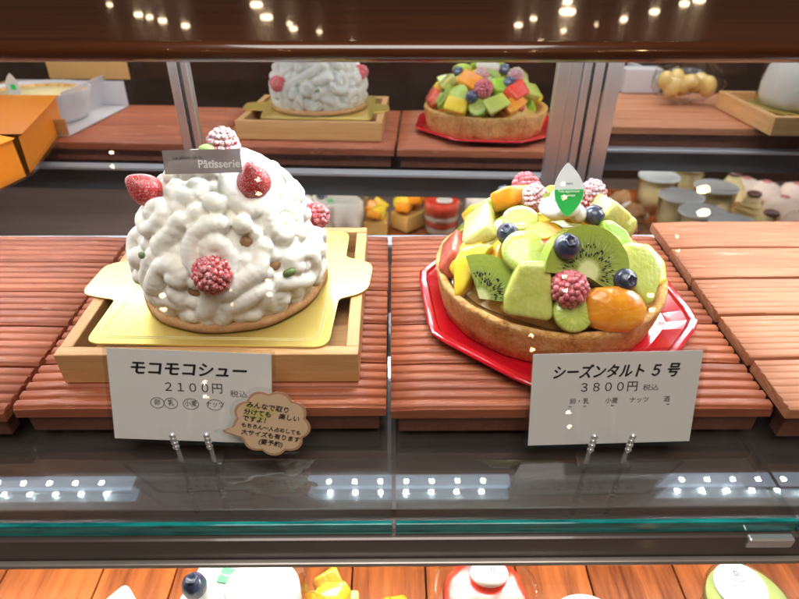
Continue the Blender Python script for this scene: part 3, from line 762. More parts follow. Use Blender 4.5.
tart = thing('fruit_tart', 'round tart with golden crust piled with glazed cut fruit', 'tart', (TC.x, TC.y, .0022))
RC = .0740
def crust_w(a_, z): return .004*math.sin(7*a_+1)+.003*math.sin(17*a_)+.0022*math.sin(41*a_+z*300)+.0015*math.sin(67*a_)
part('crust', lathe([(0, 0), (.0675, 0), (.0700, .0014), (.0722, .010), (.0742, .0225), (.0750, .0262), (.0743, .0280), (.0722, .0284), (.0700, .0268), (.0672, .0215), (.0650, .0190), (0, .0190)], 120, wob=crust_w), tart, M['crust'], local=True)
part('baked_filling', lathe([(.0652, .0192), (.063, .0204), (.054, .0222), (.045, .0225), (0, .0225)], 90, wob=lambda a_, z: .01*math.sin(9*a_+z*900)), tart, M['filling'], local=True)
PZ0 = .0225
def pile_z(r): return PZ0 + .0360*max(0, 1-(r/.064)**2.0)**.75 if r < .064 else PZ0
part('custard_mound', lathe([(r/20*.061, pile_z(r/20*.061)-.0065) for r in range(20, -1, -1)], 60, wob=lambda a_, z: .03*math.sin(6*a_+z*500)), tart, M['custard'], local=True)
def hit_tart(o, d, lift=0.0):
    o = Vector(o)-Vector(tart.location); d = Vector(d); t_ = 0.0
    while t_ < 2.2:
        p = o+d*t_; r = math.hypot(p.x, p.y)
        if p.z < (pile_z(max(0, r-lift))+lift if r < .070 else 0.0) and r < .08: break
        t_ += .0005
    s = min(1.4, r/.064*1.15); n = Vector((p.x, p.y, 0)).normalized()*s*.8+Vector((0, 0, .75))
    return p+Vector(tart.location), n.normalized()
def on_tart(px, py, lift=0.0): return hit_tart(*ray(px, py), lift)
VIEW = Vector((0, -.78, .55))
def slab(name, pts, mat, thick=.011, lift=.005, n=None, bev=.0022, anchor=None, back=0.0, sub=1, bulge=0.0, label=None, depthy=None):
    """fruit piece whose cut outline faces the front: real plane in space, real thickness"""
    cx = sum(p[0] for p in pts)/len(pts); cy = sum(p[1] for p in pts)/len(pts)
    c, nn = on_tart(*(anchor or (cx, cy)), lift)
    if depthy is not None: c = PY(cx, cy, depthy)
    n = Vector(n).normalized() if n is not None else (nn*.55+VIEW.normalized()*.6).normalized()
    c = c - n*back
    o_, d_ = ray(cx, cy)
    Mx = frame_from(n); inv = Mx.transposed(); loc = []
    for px, py in pts:
        o, d = ray(px, py); o = Vector(o); d = Vector(d); t_ = (c-o).dot(n)/d.dot(n); q = inv @ (o+d*t_-c); loc.append((q.x, q.y))
    loc = rpoly(loc, .0016, 3)
    bm = bmesh.new(); m_ = len(loc); mx = sum(p[0] for p in loc)/m_; my = sum(p[1] for p in loc)/m_
    prof = [(0.0, bulge), (.5, bulge*.75), (.80, bulge*.3), (1-.08, 0), (1.0, -bev*.7), (1.02, -bev*1.6), (1.0, -thick*.6), (.9, -thick)]
    rings = []
    for k, z in prof:
        if k == 0: rings.append([bm.verts.new((mx, my, z))]); continue
        rings.append([bm.verts.new((mx+(x-mx)*k, my+(y-my)*k, z)) for x, y in loc])
    for a_, b_ in zip(rings, rings[1:]):
        for i in range(m_):
            j = (i+1) % m_
            if len(a_) == 1: bm.faces.new((a_[0], b_[i], b_[j]))
            else: bm.faces.new((a_[i], b_[i], b_[j], a_[j]))
    bm.faces.new(rings[-1])
    bmesh.ops.recalc_face_normals(bm, faces=bm.faces)
    for f in bm.faces: f.smooth = True
    o = part(name, bm, tart, M[mat] if isinstance(mat, str) else mat, loc=c, rot=Mx, sub=sub)
    if label: o['label'] = label
    return o
# grape slice: cut face up (+z), rounded skin below
gb = bmesh.new(); lathe([(0, .0006), (.005, .0005), (.0090, .0002), (.0098, -.0006), (.0100, -.0022), (.0088, -.0055), (.0060, -.0085), (0, -.0100)], 48, gb)
GR = finish(gb, True, [M['grape'], M['gskin']])
for p_ in GR.polygons:
    if p_.center.z < -.0008: p_.material_index = 1
def put(name, me, px, py, lift, size=1.0, n=None, roll=0.0, depthy=None, label=None, m_ray=False):
    if m_ray: p, nn = hit_tart(*mray(px, py), lift)
    else: p, nn = on_tart(px, py, lift)
    if depthy is not None: p = PY(px, py, depthy)
    n = Vector(n) if n is not None else nn
    o = part(name, me, tart, None, loc=p, rot=frame_from(n, roll), scale=size)
    if label: o['label'] = label
    return o
def kiwi_me(a0, a1, R0=.0195, th_=.0075, cut=0.0, seed=1):
    rr = random.Random(seed); bm = bmesh.new(); n = 40
    full = abs(a1-a0) > 6.2; A = [a0+(a1-a0)*i/n for i in range(n+1 if not full else n)]
    pts = [(R0*math.cos(a_)*(1+.012*math.sin(7*a_)), R0*math.sin(a_)) for a_ in A]
    if not full: pts = [(0, -cut)]+pts
    prism(pts, -th_, 0, bm)
    bmesh.ops.triangulate(bm, faces=[f for f in bm.faces if abs(f.normal.z) > .9])
    nf = len(bm.faces)
    s = 0
    for i in range(64):
        a_ = a0+(a1-a0)*(i+rr.uniform(.1, .9))/64*1.0
        if not full and (a_-a0 < .1 or a1-a_ < .1): continue
        r = R0*rr.uniform(.34, .60); z = .00008
        vs = ball((0, 0, 0), (.00095*rr.uniform(.8, 1.2), .00042, .00035), bm, 1)
        mt = Matrix.Translation((r*math.cos(a_), r*math.sin(a_), z)) @ Matrix.Rotation(a_, 4, 'Z')
        for v in vs: v.co = mt @ v.co
    me = finish(bm, False, [M['kiwi'], M['seed']])
    for i, p_ in enumerate(me.polygons):
        p_.material_index = 1 if i >= nf else 0; p_.use_smooth = i >= nf
    return me
K_HALF = kiwi_me(R(-100), R(100), seed=2); K_FULL = kiwi_me(0, 2*math.pi, .0185, .0065, seed=3)
K_WEDGE = kiwi_me(R(10), R(125), .0265, .012, seed=4); K_BIG = kiwi_me(R(-45), R(172), .0235, .010, cut=.003, seed=8); K_STRIP = kiwi_me(R(-75), R(75), .0190, .006, seed=6)
bb = bmesh.new(); lathe([(0, -.0060), (.0035, -.0054), (.0058, -.0030), (.0064, 0), (.0056, .0030), (.0036, .0048), (.0027, .0052), (.0030, .0058), (.0025, .0059), (.0018, .0049), (0, .0044)], 40, bb, wob=lambda a_, z: (.10*math.sin(5*a_) if z > .0050 else .01*math.sin(3*a_)))
BLUE = finish(bb, True, [M['blue']])
RG = RASP.copy(); RG.materials.clear(); RG.materials.append(M['rasp_g'])
RW = RASP.copy(); RW.materials.clear(); RW.materials.append(M['rasp_w'])

# back-of-view fruit first, then towards the viewer (all real pieces on the mound)
slab('grapefruit_piece', [(443, 247), (452, 237), (480, 229), (487, 231), (470, 241), (447, 262), (443, 258)], 'grapefruit', .010, .004, n=(-.45, -.55, .7))
slab('melon_piece', [(478, 243), (497, 219), (508, 217), (520, 222), (512, 235), (486, 248)], 'melon_y', .012, .005)
slab('melon_piece', [(448, 268), (462, 242), (478, 234), (487, 238), (470, 262), (456, 280)], 'mango', .010, .006)
slab('mango_slice', [(454, 298), (453, 262), (461, 247), (480, 243), (493, 245), (481, 262), (464, 291), (458, 297)], 'yellow', .013, .0075, bulge=.0012, label='long yellow mango slice on the left rim')
put('kiwi_slice', K_STRIP, 470, 219, .006, 1.0, n=(-.35, -.3, .9), roll=R(110))
put('grape_slice', GR, 521, 217, .007, 1.12, n=(-.1, -.25, .95))
slab('mango_slice', [(520, 233), (540, 220), (556, 222), (566, 232), (548, 240), (526, 240)], 'mango', .012, .006)
slab('peach_piece', [(556, 241), (566, 228), (580, 225), (596, 227), (590, 236), (574, 243)], 'apricot', .010, .007)
slab('melon_piece', [(600, 209), (606, 205), (631, 206), (632, 214), (620, 226), (603, 222)], 'melon_y', .012, .007, n=(.2, -.6, .75))
slab('green_melon_piece', [(603, 220), (612, 219), (628, 230), (637, 246), (628, 262), (619, 249), (606, 238)], 'green', .014, .008)
put('kiwi_slice', K_STRIP, 653, 245, .006, 1.02, n=(.75, -.1, .62), roll=R(-35))
slab('mango_slice', [(632, 245), (650, 243), (667, 262), (669, 282), (661, 287), (652, 270)], 'yellow', .010, .006)
slab('grapefruit_piece', [(548, 258), (556, 248), (568, 256), (574, 270), (566, 278), (553, 276)], 'grapefruit', .010, .006)
o = put('kiwi_slice', K_BIG, 589, 272, .011, 1.12, n=(.22, -.80, .55), roll=R(0), label='large kiwi slice facing the front right')
slab('melon_piece', [(624, 247), (631, 242), (645, 243), (657, 254), (664, 268), (662, 282), (655, 303), (648, 306), (637, 290), (626, 265)], 'melon', .012, .010, bulge=.0008, label='tall pale green melon slice on the right')
put('kiwi_wedge', K_WEDGE, 480, 299, .010, 1.0, n=(-.32, -.80, .52), roll=R(-5), label='kiwi wedge on the left front')
slab('melon_piece', [(505, 312), (505, 297), (513, 278), (521, 262), (551, 262), (554, 290), (554, 319), (548, 322), (517, 317), (508, 316)], 'melon', .014, .012, n=(-.06, -.88, .46), bulge=.0008, label='large pale green melon chunk at the front')
slab('mandarin_piece', [(591, 321), (590, 297), (600, 288), (628, 286), (643, 296), (650, 309), (646, 324), (631, 333), (612, 333), (598, 329)], 'apricot', .014, .010, n=(.22, -.80, .56), bulge=.0045, label='big orange peach half at the front right')
put('grape_slice', GR, 525, 251, .013, 1.30, n=(.02, -.62, .78), roll=.4, label='large green grape slice in the front middle')
put('grape_slice', GR, 575, 312, .0085, 1.18, n=(.12, -.72, .68), roll=1.4, label='green grape slice by the front rim')
put('raspberry', RG, 570, 289, .011, 1.12, n=(0, -.75, .66), label='glazed pink raspberry in the front middle')
for px, py, l_, s_, n_ in ((508, 234, .010, 1.05, (-.3, -.4, .8)), (567.5, 247, .0185, 1.18, (.1, -.5, .85)), (594, 216, .010, 1.08, (.3, .2, .9)), (625, 281, .0095, 1.12, (.3, -.8, .5)), (454, 256, .004, .8, (-.8, -.3, .4))):
    put('blueberry', BLUE, px, py, l_, s_, n=n_)
put('raspberry', RW, 536, 199, .008, .95, n=(-.4, .1, .9), label='white frosted raspberry left of the cream')
put('raspberry', RW, 592, 196, .0115, 1.02, n=(.1, .05, 1), label='white frosted raspberry right of the cream')
FR_ = random.Random(77); FM = ['melon', 'yellow', 'green', 'apricot', 'melon_y', 'mango', 'yellow', 'grapefruit', 'mango', 'melon_y']
def chunk(seed, l=.014, w=.009, t=.006):
    rr = random.Random(seed); bm = box(-l, l, -w, w, -t, t)
    for v in bm.verts: v.co += Vector((rr.uniform(-1, 1), rr.uniform(-1, 1), rr.uniform(-1, 1)))*.0022
    bmesh.ops.bevel(bm, geom=list(bm.edges), offset=.0028, segments=3, profile=.5, affect='EDGES')
    return finish(bm, True)
for k in range(46):
    a_ = k*2.39996; r = .056*math.sqrt((k+.6)/46); p = Vector((r*math.cos(a_), r*math.sin(a_), pile_z(r)-.0035))
    me = chunk(200+k, FR_.uniform(.009, .012), FR_.uniform(.006, .008), .0055); me.materials.append(M[FM[k % 10]])
    n = Vector((p.x, p.y, .035)).normalized()
    part(('melon_piece', 'mango_slice', 'green_melon_piece', 'mandarin_piece', 'melon_piece', 'mango_slice', 'melon_piece', 'grapefruit_piece', 'green_melon_piece', 'melon_piece')[k % 10], me, tart, None, local=True, loc=p, rot=frame_from(n, FR_.uniform(0, 3)))
# rosette of cream
rc, _ = on_tart(560, 220, .007)
bm = bmesh.new()
for k in range(60):
    t_ = k/59; a_ = t_*4.4*math.pi; r = .0088*(1-t_)**.8; ball((r*math.cos(a_), r*math.sin(a_), .003+.0140*t_), .0048*(1-.55*t_), bm, 2)
ros = bake(bm, [('REMESH', dict(mode='VOXEL', voxel_size=.0007)), ('SMOOTH', dict(factor=.5, iterations=3))])
part('cream_rosette', ros, tart, M['cream'], loc=rc, scale=1.2)
# fruit on the far side, seen in the mirror
for nm, me, px, py, l_, s_ in (('grape_slice', GR, 458, 94, .010, 1.25), ('grape_slice', GR, 478, 107, .008, 1.05), ('blueberry', BLUE, 472, 97, .012, 1.1), ('raspberry', RG, 484, 89, .012, 1.1), ('blueberry', BLUE, 510, 83, .012, 1.1),
                          ('kiwi_slice', K_STRIP, 439, 97, .006, 1.0), ('grape_slice', GR, 440, 82, .008, 1.1), ('blueberry', BLUE, 455, 73, .009, 1.1), ('kiwi_slice', K_FULL, 488, 80, .008, .9), ('kiwi_slice', K_STRIP, 446, 103, .006, .9)):
    put(nm, me, px, py, l_, s_, m_ray=True, roll=random.uniform(0, 3))
def chunk(seed, l=.014, w=.009, t=.006):
    rr = random.Random(seed); bm = box(-l, l, -w, w, -t, t)
    for v in bm.verts: v.co += Vector((rr.uniform(-1, 1), rr.uniform(-1, 1), rr.uniform(-1, 1)))*.0022
    bmesh.ops.bevel(bm, geom=list(bm.edges), offset=.0028, segments=3, profile=.5, affect='EDGES')
    return finish(bm, True)
for k, (nm, mat, px, py, l_) in enumerate((('mango_slice', 'yellow', 457, 108, .007), ('melon_piece', 'melon', 497, 104, .008), ('mandarin_piece', 'apricot', 514, 105, .007), ('strawberry_piece', 'red_f', 517, 93, .009), ('peach_piece', 'apricot', 472, 82, .009),
                              ('melon_piece', 'melon_y', 448, 83, .007), ('melon_piece', 'melon_y', 520, 78, .009), ('green_melon_piece', 'green', 503, 88, .007), ('grapefruit_piece', 'grapefruit', 434, 97, .005), ('green_melon_piece', 'green', 465, 72, .006), ('melon_piece', 'melon', 530, 92, .006))):
    me = chunk(k); me.materials.append(M[mat]); put(nm, me, px, py, l_, 1.0, m_ray=True, roll=random.uniform(-.6, .6))
# leaf shaped pick
lp = PY(567.5, 217, .3060)
tagp = thing('leaf_pick', 'white and green leaf shaped plastic pick standing in the cream rosette of the tart', 'cake pick', tuple(lp), None, (R(62), 0, R(2)))
def leaf(z0, z1, y0=0, y1=1, k=1.0):
    L, W = .0310, .0088; pts = []
    ys = [y0+(y1-y0)*i/16 for i in range(17)]
    wd = lambda y: W*math.sin(math.pi*min(1, max(0, y))**.92)**.85*k
    cxx = lambda y: .0008*math.sin(math.pi*y)
    pts = [(wd(y)+cxx(y), y*L) for y in ys]+[(-wd(y)+cxx(y), y*L) for y in reversed(ys)]
    out = []
    for p in pts:
        if not out or (abs(p[0]-out[-1][0])+abs(p[1]-out[-1][1])) > 1e-5: out.append(p)
    if abs(out[0][0]-out[-1][0])+abs(out[0][1]-out[-1][1]) < 1e-5: out.pop()
    return prism(out, z0, z1)
M['pick_white'] = plain('white_pick', (.80, .84, .84), .3, coat=.5, var=.02); M['pick_green'] = plain('green_pick', (.02, .50, .10), .3, coat=.5, var=.03)
part('leaf_body', leaf(-.0002, .0002), tagp, M['pick_white'], local=True)
part('green_half', leaf(.0003, .0005, 0, .50, .97), tagp, M['pick_green'], local=True)
for s, y, sz, mt in (('Très appréciées', .0145, .0020, 'paper'), ('du temps', .0122, .0020, 'paper'), ('TORTE', .0187, .0014, 'ink2')):
    text(s, sz, M[mt], tagp, (.0006, y, .0007), off=.00002, thick=.00005)

# ================================================================== LOWER SHELF
ZL = -.1998
def copy_tree(o, loc, label=None, rz=0.0, s=1.0):
    c = o.copy(); link(c); c.location = loc; c.rotation_euler = (0, 0, rz); c.scale = (s, s, s)
    if label: c['label'] = label
    for ch in list(o.children):
        k = ch.copy(); link(k); k.parent = c
        for g in ch.children: q = g.copy(); link(q); q.parent = k
    return c
def first_then(maker, spots, group):
    out = []
    for i, (x, y, lab) in enumerate(spots):
        if i == 0: o = maker(); o.location = (x, y, ZL)
        else: o = copy_tree(out[0], (x, y, ZL), None, random.uniform(0, 6))
        o['label'] = lab
        if len(spots) > 1: o['group'] = group
        out.append(o)
    return out
# strawberry cup
def strawberry_cup():
    th = thing('strawberry_cup', '', 'dessert cup'); part('cup', lathe([(0, 0), (.028, 0), (.030, .002), (.0385, .040), (.0400, .0405), (.0400, .0415), (.0375, .0412), (.0290, .003), (0, .0025)], 48), th, M['clear'], local=True)
    for z0, z1, r0, mm in ((.0035, .0105, .0285, 'cream'), (.0108, .0175, .0298, 'red_f'), (.0178, .0235, .0310, 'cream'), (.0238, .0385, .0325, 'red_f')):
        zz = (z0+z1)/2
        part('strawberry_layer' if mm == 'red_f' else 'cream_layer', lathe([(0, z0), (r0*.93, z0), (r0*1.02, zz), (r0*.95, z1), (r0*.8, z1+.0002), (0, z1+.0004)], 60, wob=lambda a_, z: .03*math.sin(9*a_+z0*900)), th, M[mm], local=True)
    bm = bmesh.new(); ball((.004, .014, .0415), (.015, .0115, .0035), bm, 3); part('cream_dollop', finish(bm, True), th, M['cream'], local=True)
    text('n', .007, plain('pink_print', (.7, .1, .35)), th, (.006, .014, .0458), off=.0002)
    return th
s1 = first_then(strawberry_cup, [(.0600, .1990, 'clear cup of bright red strawberry jelly with white cream')], 'strawberry cups')
# white wrapped cake with a blueberry and green sticker
def wrapped_cake():
    th = thing('wrapped_white_cake', '', 'cake slice')
    part('cake_body', prism(rpoly([(-.036, -.026), (.012, -.034), (.020, .022), (-.016, .034)], .006), .001, .040), th, M['cream'], local=True, bevel=.004, seg=3)
    part('film_wrap', lathe([(.034, 0), (.036, .02), (.034, .050), (.0345, .052)], 10, c=(.026, .004, 0), wob=lambda a_, z: .06*math.sin(3*a_+z*60)), th, M['clear'], local=True)
    part('layered_cream', lathe([(0, .002), (.026, .002), (.029, .02), (.027, .038), (.018, .043), (0, .044)], 40, c=(.026, .006, 0), wob=lambda a_, z: .05*math.sin(4*a_+z*200)), th, M['cream'], local=True)
    part('blueberry', BLUE, th, None, local=True, loc=(-.016, .002, .046), scale=(1.3, 1.3, 1.1))
    part('green_sticker', box(-.0055, .0085, .008, .019, .0403, .0409), th, M['pick_green'], local=True, rot=(0, 0, R(-12)))
    text('Très appréciées', .0017, M['paper'], th, (.003, .013, .0412), off=.00002, rot=R(-12))
    return th
wk = first_then(wrapped_cake, [(-.115, .2000, 'white cake with a blueberry and a green sticker in clear film'), (-.180, .1740, 'white cake with a dark berry left of the stickered white cake'), ], 'white blueberry cakes')
def mango_cake():
    th = thing('mango_cake', '', 'cake slice')
    part('sponge', box(-.017, .017, -.024, .024, .001, .022), th, M['custard'], local=True, bevel=.002)
    for k in range(7):
        me = chunk(30+k, .011, .008, .006); me.materials.append(M['yellow' if k % 3 else 'apricot'])
        part('mango_cube', me, th, None, local=True, loc=(random.uniform(-.008, .008), -.019+k*.0062, .030+.006*(k % 2)), rot=(random.uniform(-.5, .5), random.uniform(-.5, .5), random.uniform(0, 3)))
    return th
mk = first_then(mango_cake, [(-.0440, .196, 'bright yellow mango cake at the front of the lower shelf'), (.0080, .178, 'yellow mango cake to the right, next to the strawberry cup')], 'mango cakes')
def cream_roll():
    th = thing('cream_roll_slice', '', 'cake slice')
    part('roll', lathe([(0, .001), (.022, .001), (.023, .02), (.0225, .040), (.017, .044), (0, .044)], 40, wob=lambda a_, z: .03*math.sin(3*a_)), th, M['cream'], local=True)
    part('paper_band', lathe([(.0232, .002), (.0238, .026), (.0236, .0262), (.0230, .0021)], 40), th, plain('wrapping_beige', (.5, .36, .22), .6), local=True)
    bm = bmesh.new(); ball((0, -.004, .048), (.010, .008, .007), bm, 2); part('cream_tip', finish(bm, True), th, M['cream'], local=True)
    return th
ck = first_then(cream_roll, [(.1210, .177, 'cream roll in beige paper right of the strawberry cup'), (.1710, .181, 'cream roll with a white tip at the front edge')], 'cream rolls')
for o in s1: o.scale = (.86, .86, 1.45)
for o in wk: o.scale = (.95, .95, 1.40)
for o in mk: o.scale = (1.1, 1.0, 1.12)
for o in ck: o.scale = (.95, .95, .86)
ck[0].scale = (.95, .95, 1.45); mk[1].scale = (1.1, 1.0, 1.35); wk[1].scale = (.95, .95, 1.15)
def green_cup():
    th = thing('lidded_green_cup', 'squat green cup with a round white printed lid', 'dessert cup')
    part('cup', lathe([(0, 0), (.026, 0), (.031, .036), (.0315, .038), (0, .038)], 48), th, plain('green_tea_cream', (.42, .50, .16), .4, coat=.6), local=True)
    part('clear_rim', lathe([(.0315, .030), (.034, .040), (.0335, .0405), (.031, .031)], 48), th, M['clear'], local=True)
    part('lid', lathe([(0, .0440), (.0195, .0438), (.0200, .0425), (.0190, .0400), (0, .0395)], 48, c=(-.004, .010, 0)), th, M['pick_white'], local=True)
    text('D', .0060, M['ink2'], th, (-.004, .0190, .0446), off=.00005); pts = [(-.004+.0046*math.cos(k*math.pi/14), .0190+.0046*math.sin(k*math.pi/14), .0446) for k in range(29)]
    part('ring_mark', tube(pts, .0002, 6, caps=False), th, M['ink2'], local=True)
    for i, s in enumerate(('DESSERT', 'au thé vert', '—————')): text(s, .0032, M['ink2'], th, (-.004, .0125-i*.0034, .0446))
    return th
o = green_cup(); o.location = (.2400, .2000, ZL+.0); o.scale = (.86, .86, 1.08); o['label'] = 'squat green cup with a round white printed lid'
# mirror-only neighbours on the right: pudding cups, mont blancs, rice cakes, choux
def pudding():
    th = thing('pudding_cup', '', 'pudding cup')
    part('cup', lathe([(0, 0), (.028, 0), (.0305, .003), (.0325, .060), (.0315, .060), (.0295, .004), (0, .003)], 40), th, M['clear'], local=True)
    part('custard', lathe([(0, .003), (.0290, .003), (.0308, .048), (0, .048)], 40), th, M['cream_y'], local=True)
    part('lid', lathe([(0, .0640), (.031, .0632), (.0338, .0615), (.0338, .0585), (0, .058)], 40), th, plain('white_lid', (.72, .78, .82), .4), local=True)
    return th
q = lambda px, py: (PM(px, py, -.2, DR).x, PM(px, py, -.2, DR).y)
dsc = ['leftmost pudding cup by the mirror frame', 'tall pudding cup with white lid in front of the leftmost', 'pudding cup whose lid catches the orange lamp', 'pudding cup half hidden by the wooden pad', 'pudding cup between the lamp glint and the mont blancs', 'pudding cup at the far back of its cluster']
first_then(pudding, [(*q(x, y), l_) for (x, y), l_ in zip(((652, 210), (673, 232), (693, 250), (722, 262), (707, 222), (680, 198)), dsc)], 'pudding cups reflected at the right')
def mont():
    th = thing('mont_blanc', '', 'mont blanc'); bm = bmesh.new(); rr = random.Random(9)
    for k in range(5):
        r = .028-.0042*k; z = .006+.0078*k
        for j in range(3):
            pts = [((r+rr.uniform(-.001, .001)-.002*j)*math.cos(a_/16*math.pi), (r-.002*j)*math.sin(a_/16*math.pi), z+.0024*j+.0012*math.sin(a_/16*math.pi*2+k)) for a_ in range(33)]
            tube(pts, .0022, 8, bm, caps=False)
    lathe([(0, 0), (.027, 0), (.010, .044), (0, .046)], 24, bm)
    part('chestnut_strands', bm, th, M['cream_y'], local=True)
    bm = bmesh.new(); ball((0, 0, .0485), (.0115, .0115, .005), bm, 3); part('chestnut_top', finish(bm, True), th, plain('dark_glazed_chestnut', (.07, .03, .03), .3, coat=.6), local=True)
    return th
first_then(mont, [(*q(x, y), l_) for (x, y), l_ in zip(((746, 222), (762, 243), (786, 256), (728, 200)), ['yellow mont blanc beside the pudding cups', 'yellow mont blanc in the middle of the row', 'yellow mont blanc nearest the wooden pad', 'yellow mont blanc at the back of the row'])], 'mont blancs reflected at the right')
def mochi():
    th = thing('rice_cake', '', 'rice cake'); part('dough', lathe([(0, 0), (.022, 0), (.027, .008), (.027, .018), (.020, .029), (.010, .033), (0, .034)], 40, wob=lambda a_, z: .03*math.sin(4*a_)), th, M['cream_p'], local=True)
    bm = bmesh.new(); ball((0, 0, .034), (.008, .008, .0022), bm, 2); part('pink_mark', finish(bm, True), th, plain('pink_bean', (.55, .2, .2)), local=True)
    return th
first_then(mochi, [(*q(x, y), l_) for (x, y), l_ in zip(((779, 216), (762, 200), (797, 232), (792, 202), (742, 196)), ['pale pink rice cake above the mont blancs', 'pale rice cake at the back of its row', 'pale pink rice cake at the right edge', 'pale rice cake in the back right corner', 'pale rice cake beside the back mont blanc'])], 'rice cakes reflected at the right')
def choux():
    th = thing('almond_choux', '', 'cream puff'); rr = random.Random(4); bm = bmesh.new()
    for k in range(16):
        a_ = rr.uniform(0, 6.28); r = rr.uniform(0, .014); ball((r*math.cos(a_), r*math.sin(a_), .016+rr.uniform(0, .012)), rr.uniform(.008, .012), bm, 2)
    part('puff', bake(bm, [('REMESH', dict(mode='VOXEL', voxel_size=.0012)), ('SMOOTH', dict(factor=.5, iterations=2))]), th, M['choux'], local=True)
    bm = bmesh.new()
    for k in range(9):
        a_ = k*.7; ball((.014*math.cos(a_), .014*math.sin(a_), .018), .006, bm, 2)
    part('cream_filling', finish(bm, True), th, M['cream'], local=True)
    return th
first_then(choux, [(*q(x, y), l_) for (x, y), l_ in zip(((618, 212), (634, 226), (622, 240)), ['almond cream puff beside the mirror frame', 'almond cream puff next to the pudding cups', 'almond cream puff nearest the fruit tart'])], 'almond cream puffs')

# ================================================================== LEFT: ORANGE BOX AND PIE BOX
M['orange'] = plain('orange_card', (.80, .24, .012), .5, var=.05); M['whitecard'] = plain('white_card', (.66, .64, .66), .6, var=.04); M['kraftcard'] = plain('brown_card', (.45, .24, .08), .7)
A = Vector((-.3560, .5365)); B = Vector((-.4170, .3625)); dirv = (A-B).normalized(); nrm = Vector((-dirv.y, dirv.x))
obx = thing('orange_box', 'orange cardboard box with a slightly open lid at the far left', 'box', (B.x, B.y, .0006), None, (0, 0, math.atan2(dirv.y, dirv.x)))
Lb = (A-B).length
part('body', box(0, Lb, .0, .13, .0, .036), obx, M['orange'], local=True, bevel=.0006)
part('lid', prism([(-.0, -.001), (Lb, -.001), (Lb, .131), (0, .131)], .0365, .0375), obx, M['orange'], local=True, rot=(R(3.5), 0, 0), loc=(0, 0, .001))
part('clear_tray', box(-.004, Lb+.004, -.004, .134, -.0001, .0045), obx, M['clear'], local=True)
pc = PM(35, 96, .030, DL)
pb = thing('pie_box', 'open white cardboard box with tall flaps holding a pie', 'box', (pc.x, pc.y, .0006))
e1 = PM(66, 126, 0, DL); e2 = PM(108, 104, 0, DL); dv = (e2-e1); L1 = dv.length; ang = math.atan2(dv.y, dv.x)
part('flap', box(0, L1, -.0005, .0005, 0, .040), pb, M['whitecard'], local=True, loc=(e1.x-pc.x, e1.y-pc.y, 0), rot=(R(-8), 0, ang))
part('bottom', box(-.080, .080, -.08, .08, 0, .001), pb, M['whitecard'], local=True)
part('side', box(-.080, .080, -.0810, -.080, 0.0015, .034), pb, M['whitecard'], local=True)
part('side', box(-.080, .080, .0795, .0805, 0.0015, .020), pb, M['kraftcard'], local=True)
part('side', box(-.0810, -.080, -.08, .08, 0.0015, .034), pb, M['kraftcard'], local=True)
part('open_lid', box(-.03, .085, -.0925, -.0915, 0.034, .085), pb, M['kraftcard'], local=True)
pie = thing('cheese_pie', 'round pale pie in a white pleated paper case inside the white box', 'pie', (pc.x, pc.y, .003))
part('paper_case', lathe([(.055, 0), (.066, .035), (.0665, .035), (.0560, 0)], 120, wob=lambda a_, z: .02*math.sin(40*a_)*(z*25)), pie, M['whitecard'], local=True)
part('crust', lathe([(0, 0), (.054, 0), (.062, .031), (.058, .032), (.054, .027), (0, .027)], 64), pie, M['crust'], local=True)
part('filling', lathe([(0, .0275), (.053, .0272), (.054, .0285), (0, .0305)], 64), pie, M['cream_y'], local=True)
pk = thing('leaf_pick', 'white leaf shaped pick standing in the pie at the far left', 'cake pick', (pc.x+.0, pc.y+.035, .032), None, (R(90), 0, R(180)))
part('leaf_body', leaf(-.0002, .0002), pk, M['pick_white'], local=True); part('printed_square', box(-.003, .003, .012, .018, .0003, .0005), pk, M['pick_green'], local=True)

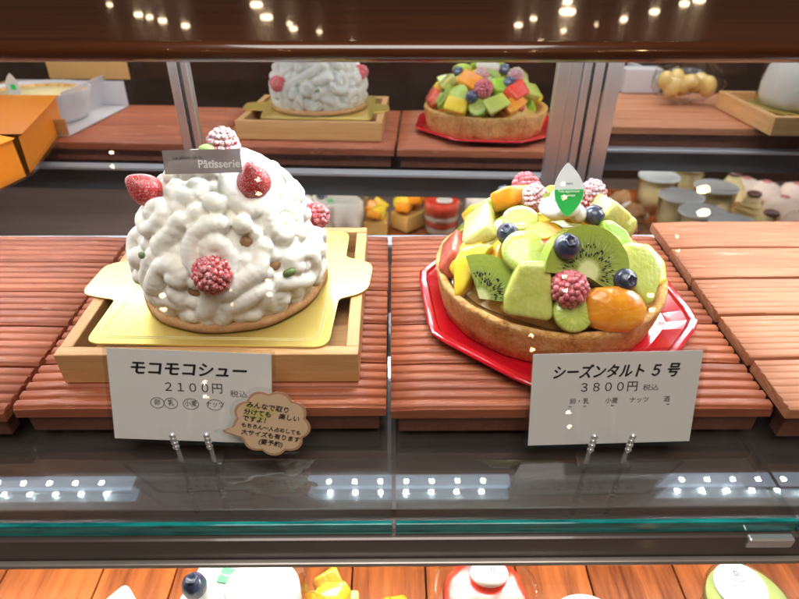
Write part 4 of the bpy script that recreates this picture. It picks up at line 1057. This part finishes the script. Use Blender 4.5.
# ================================================================== RIGHT: REFLECTED TRAY WITH A WRAPPED CAKE, BREAD, SIDE FRAME
t1, t2 = PM(718, 92, .022, DR), PM(775, 122, .022, DR)
rot = math.atan2((t1-t2).y, (t1-t2).x)-R(90)
tc_ = t2+Vector((.075, -.075, 0))
tray('cedar tray at the right edge holding a film wrapped pale cake', tc_.x-.075, tc_.x+.075, tc_.y-.075, tc_.y+.075, .0055, .0215, .0075, None, rot*0)
wc = thing('wrapped_cake', 'tall pale cream cake in a clear film band at the right edge', 'cake', (tc_.x-.006, tc_.y+.005, .026))
part('cake_body', lathe([(0, 0), (.047, 0), (.053, .012), (.054, .026), (.050, .042), (.040, .055), (.022, .062), (0, .064)], 48, wob=lambda a_, z: .02*math.sin(6*a_+z*60)), wc, M['cream'], local=True)
part('film_band', lathe([(.0560, .001), (.0555, .068), (.0560, .069), (.0565, .001)], 14, wob=lambda a_, z: .02*math.sin(5*a_+z*80)), wc, M['film_thin'], local=True)
part('gold_board', prism([(.060*math.cos(k*math.pi/16), .060*math.sin(k*math.pi/16)) for k in range(32)], -.003, -.0012), wc, M['gold'], local=True)
bp = PM(690, 74, .045, DR)
bg = thing('bagged_bread', 'golden bread roll in a clear plastic bag near the right edge', 'bread', (bp.x, bp.y, .008))
bm = bmesh.new()
for k in range(8): ball((-.030+.008*k, .006*math.sin(k*2), .024+.004*math.cos(k*3)), (.011, .016, .013+.003*math.sin(k)), bm, 2)
part('loaf', bake(bm, [('REMESH', dict(mode='VOXEL', voxel_size=.0015)), ('SMOOTH', dict(factor=.5, iterations=2))]), bg, M['custard'], local=True)
bm = bmesh.new(); vs = ball((0, 0, .026), (.050, .030, .028), bm, 3); rr = random.Random(8)
for v in vs: v.co += Vector((rr.uniform(-1, 1), rr.uniform(-1, 1), rr.uniform(-1, 1)))*.0035
part('plastic_bag', finish(bm), bg, M['clear'], local=True)
f1, f2 = PM(630, 64, .040, DR), PM(690, 93, .016, DR)
sf = thing('side_glass_bar', 'slanting aluminium bar at the side of the case, seen in the right mirror', 'bar', tuple(f1))
part('bar', tube([f1, f2], .0055, 4), sf, M['alu_w'])
w1 = PM(635, 90, .0050, DR)
tag(part('white_box', box(-.028, .028, -.002, .03, 0, .034), None, M['whitecard'], loc=(w1.x, w1.y, .0052), bevel=.001), 'small white carton beside the mirror frame on the right pad', 'box')
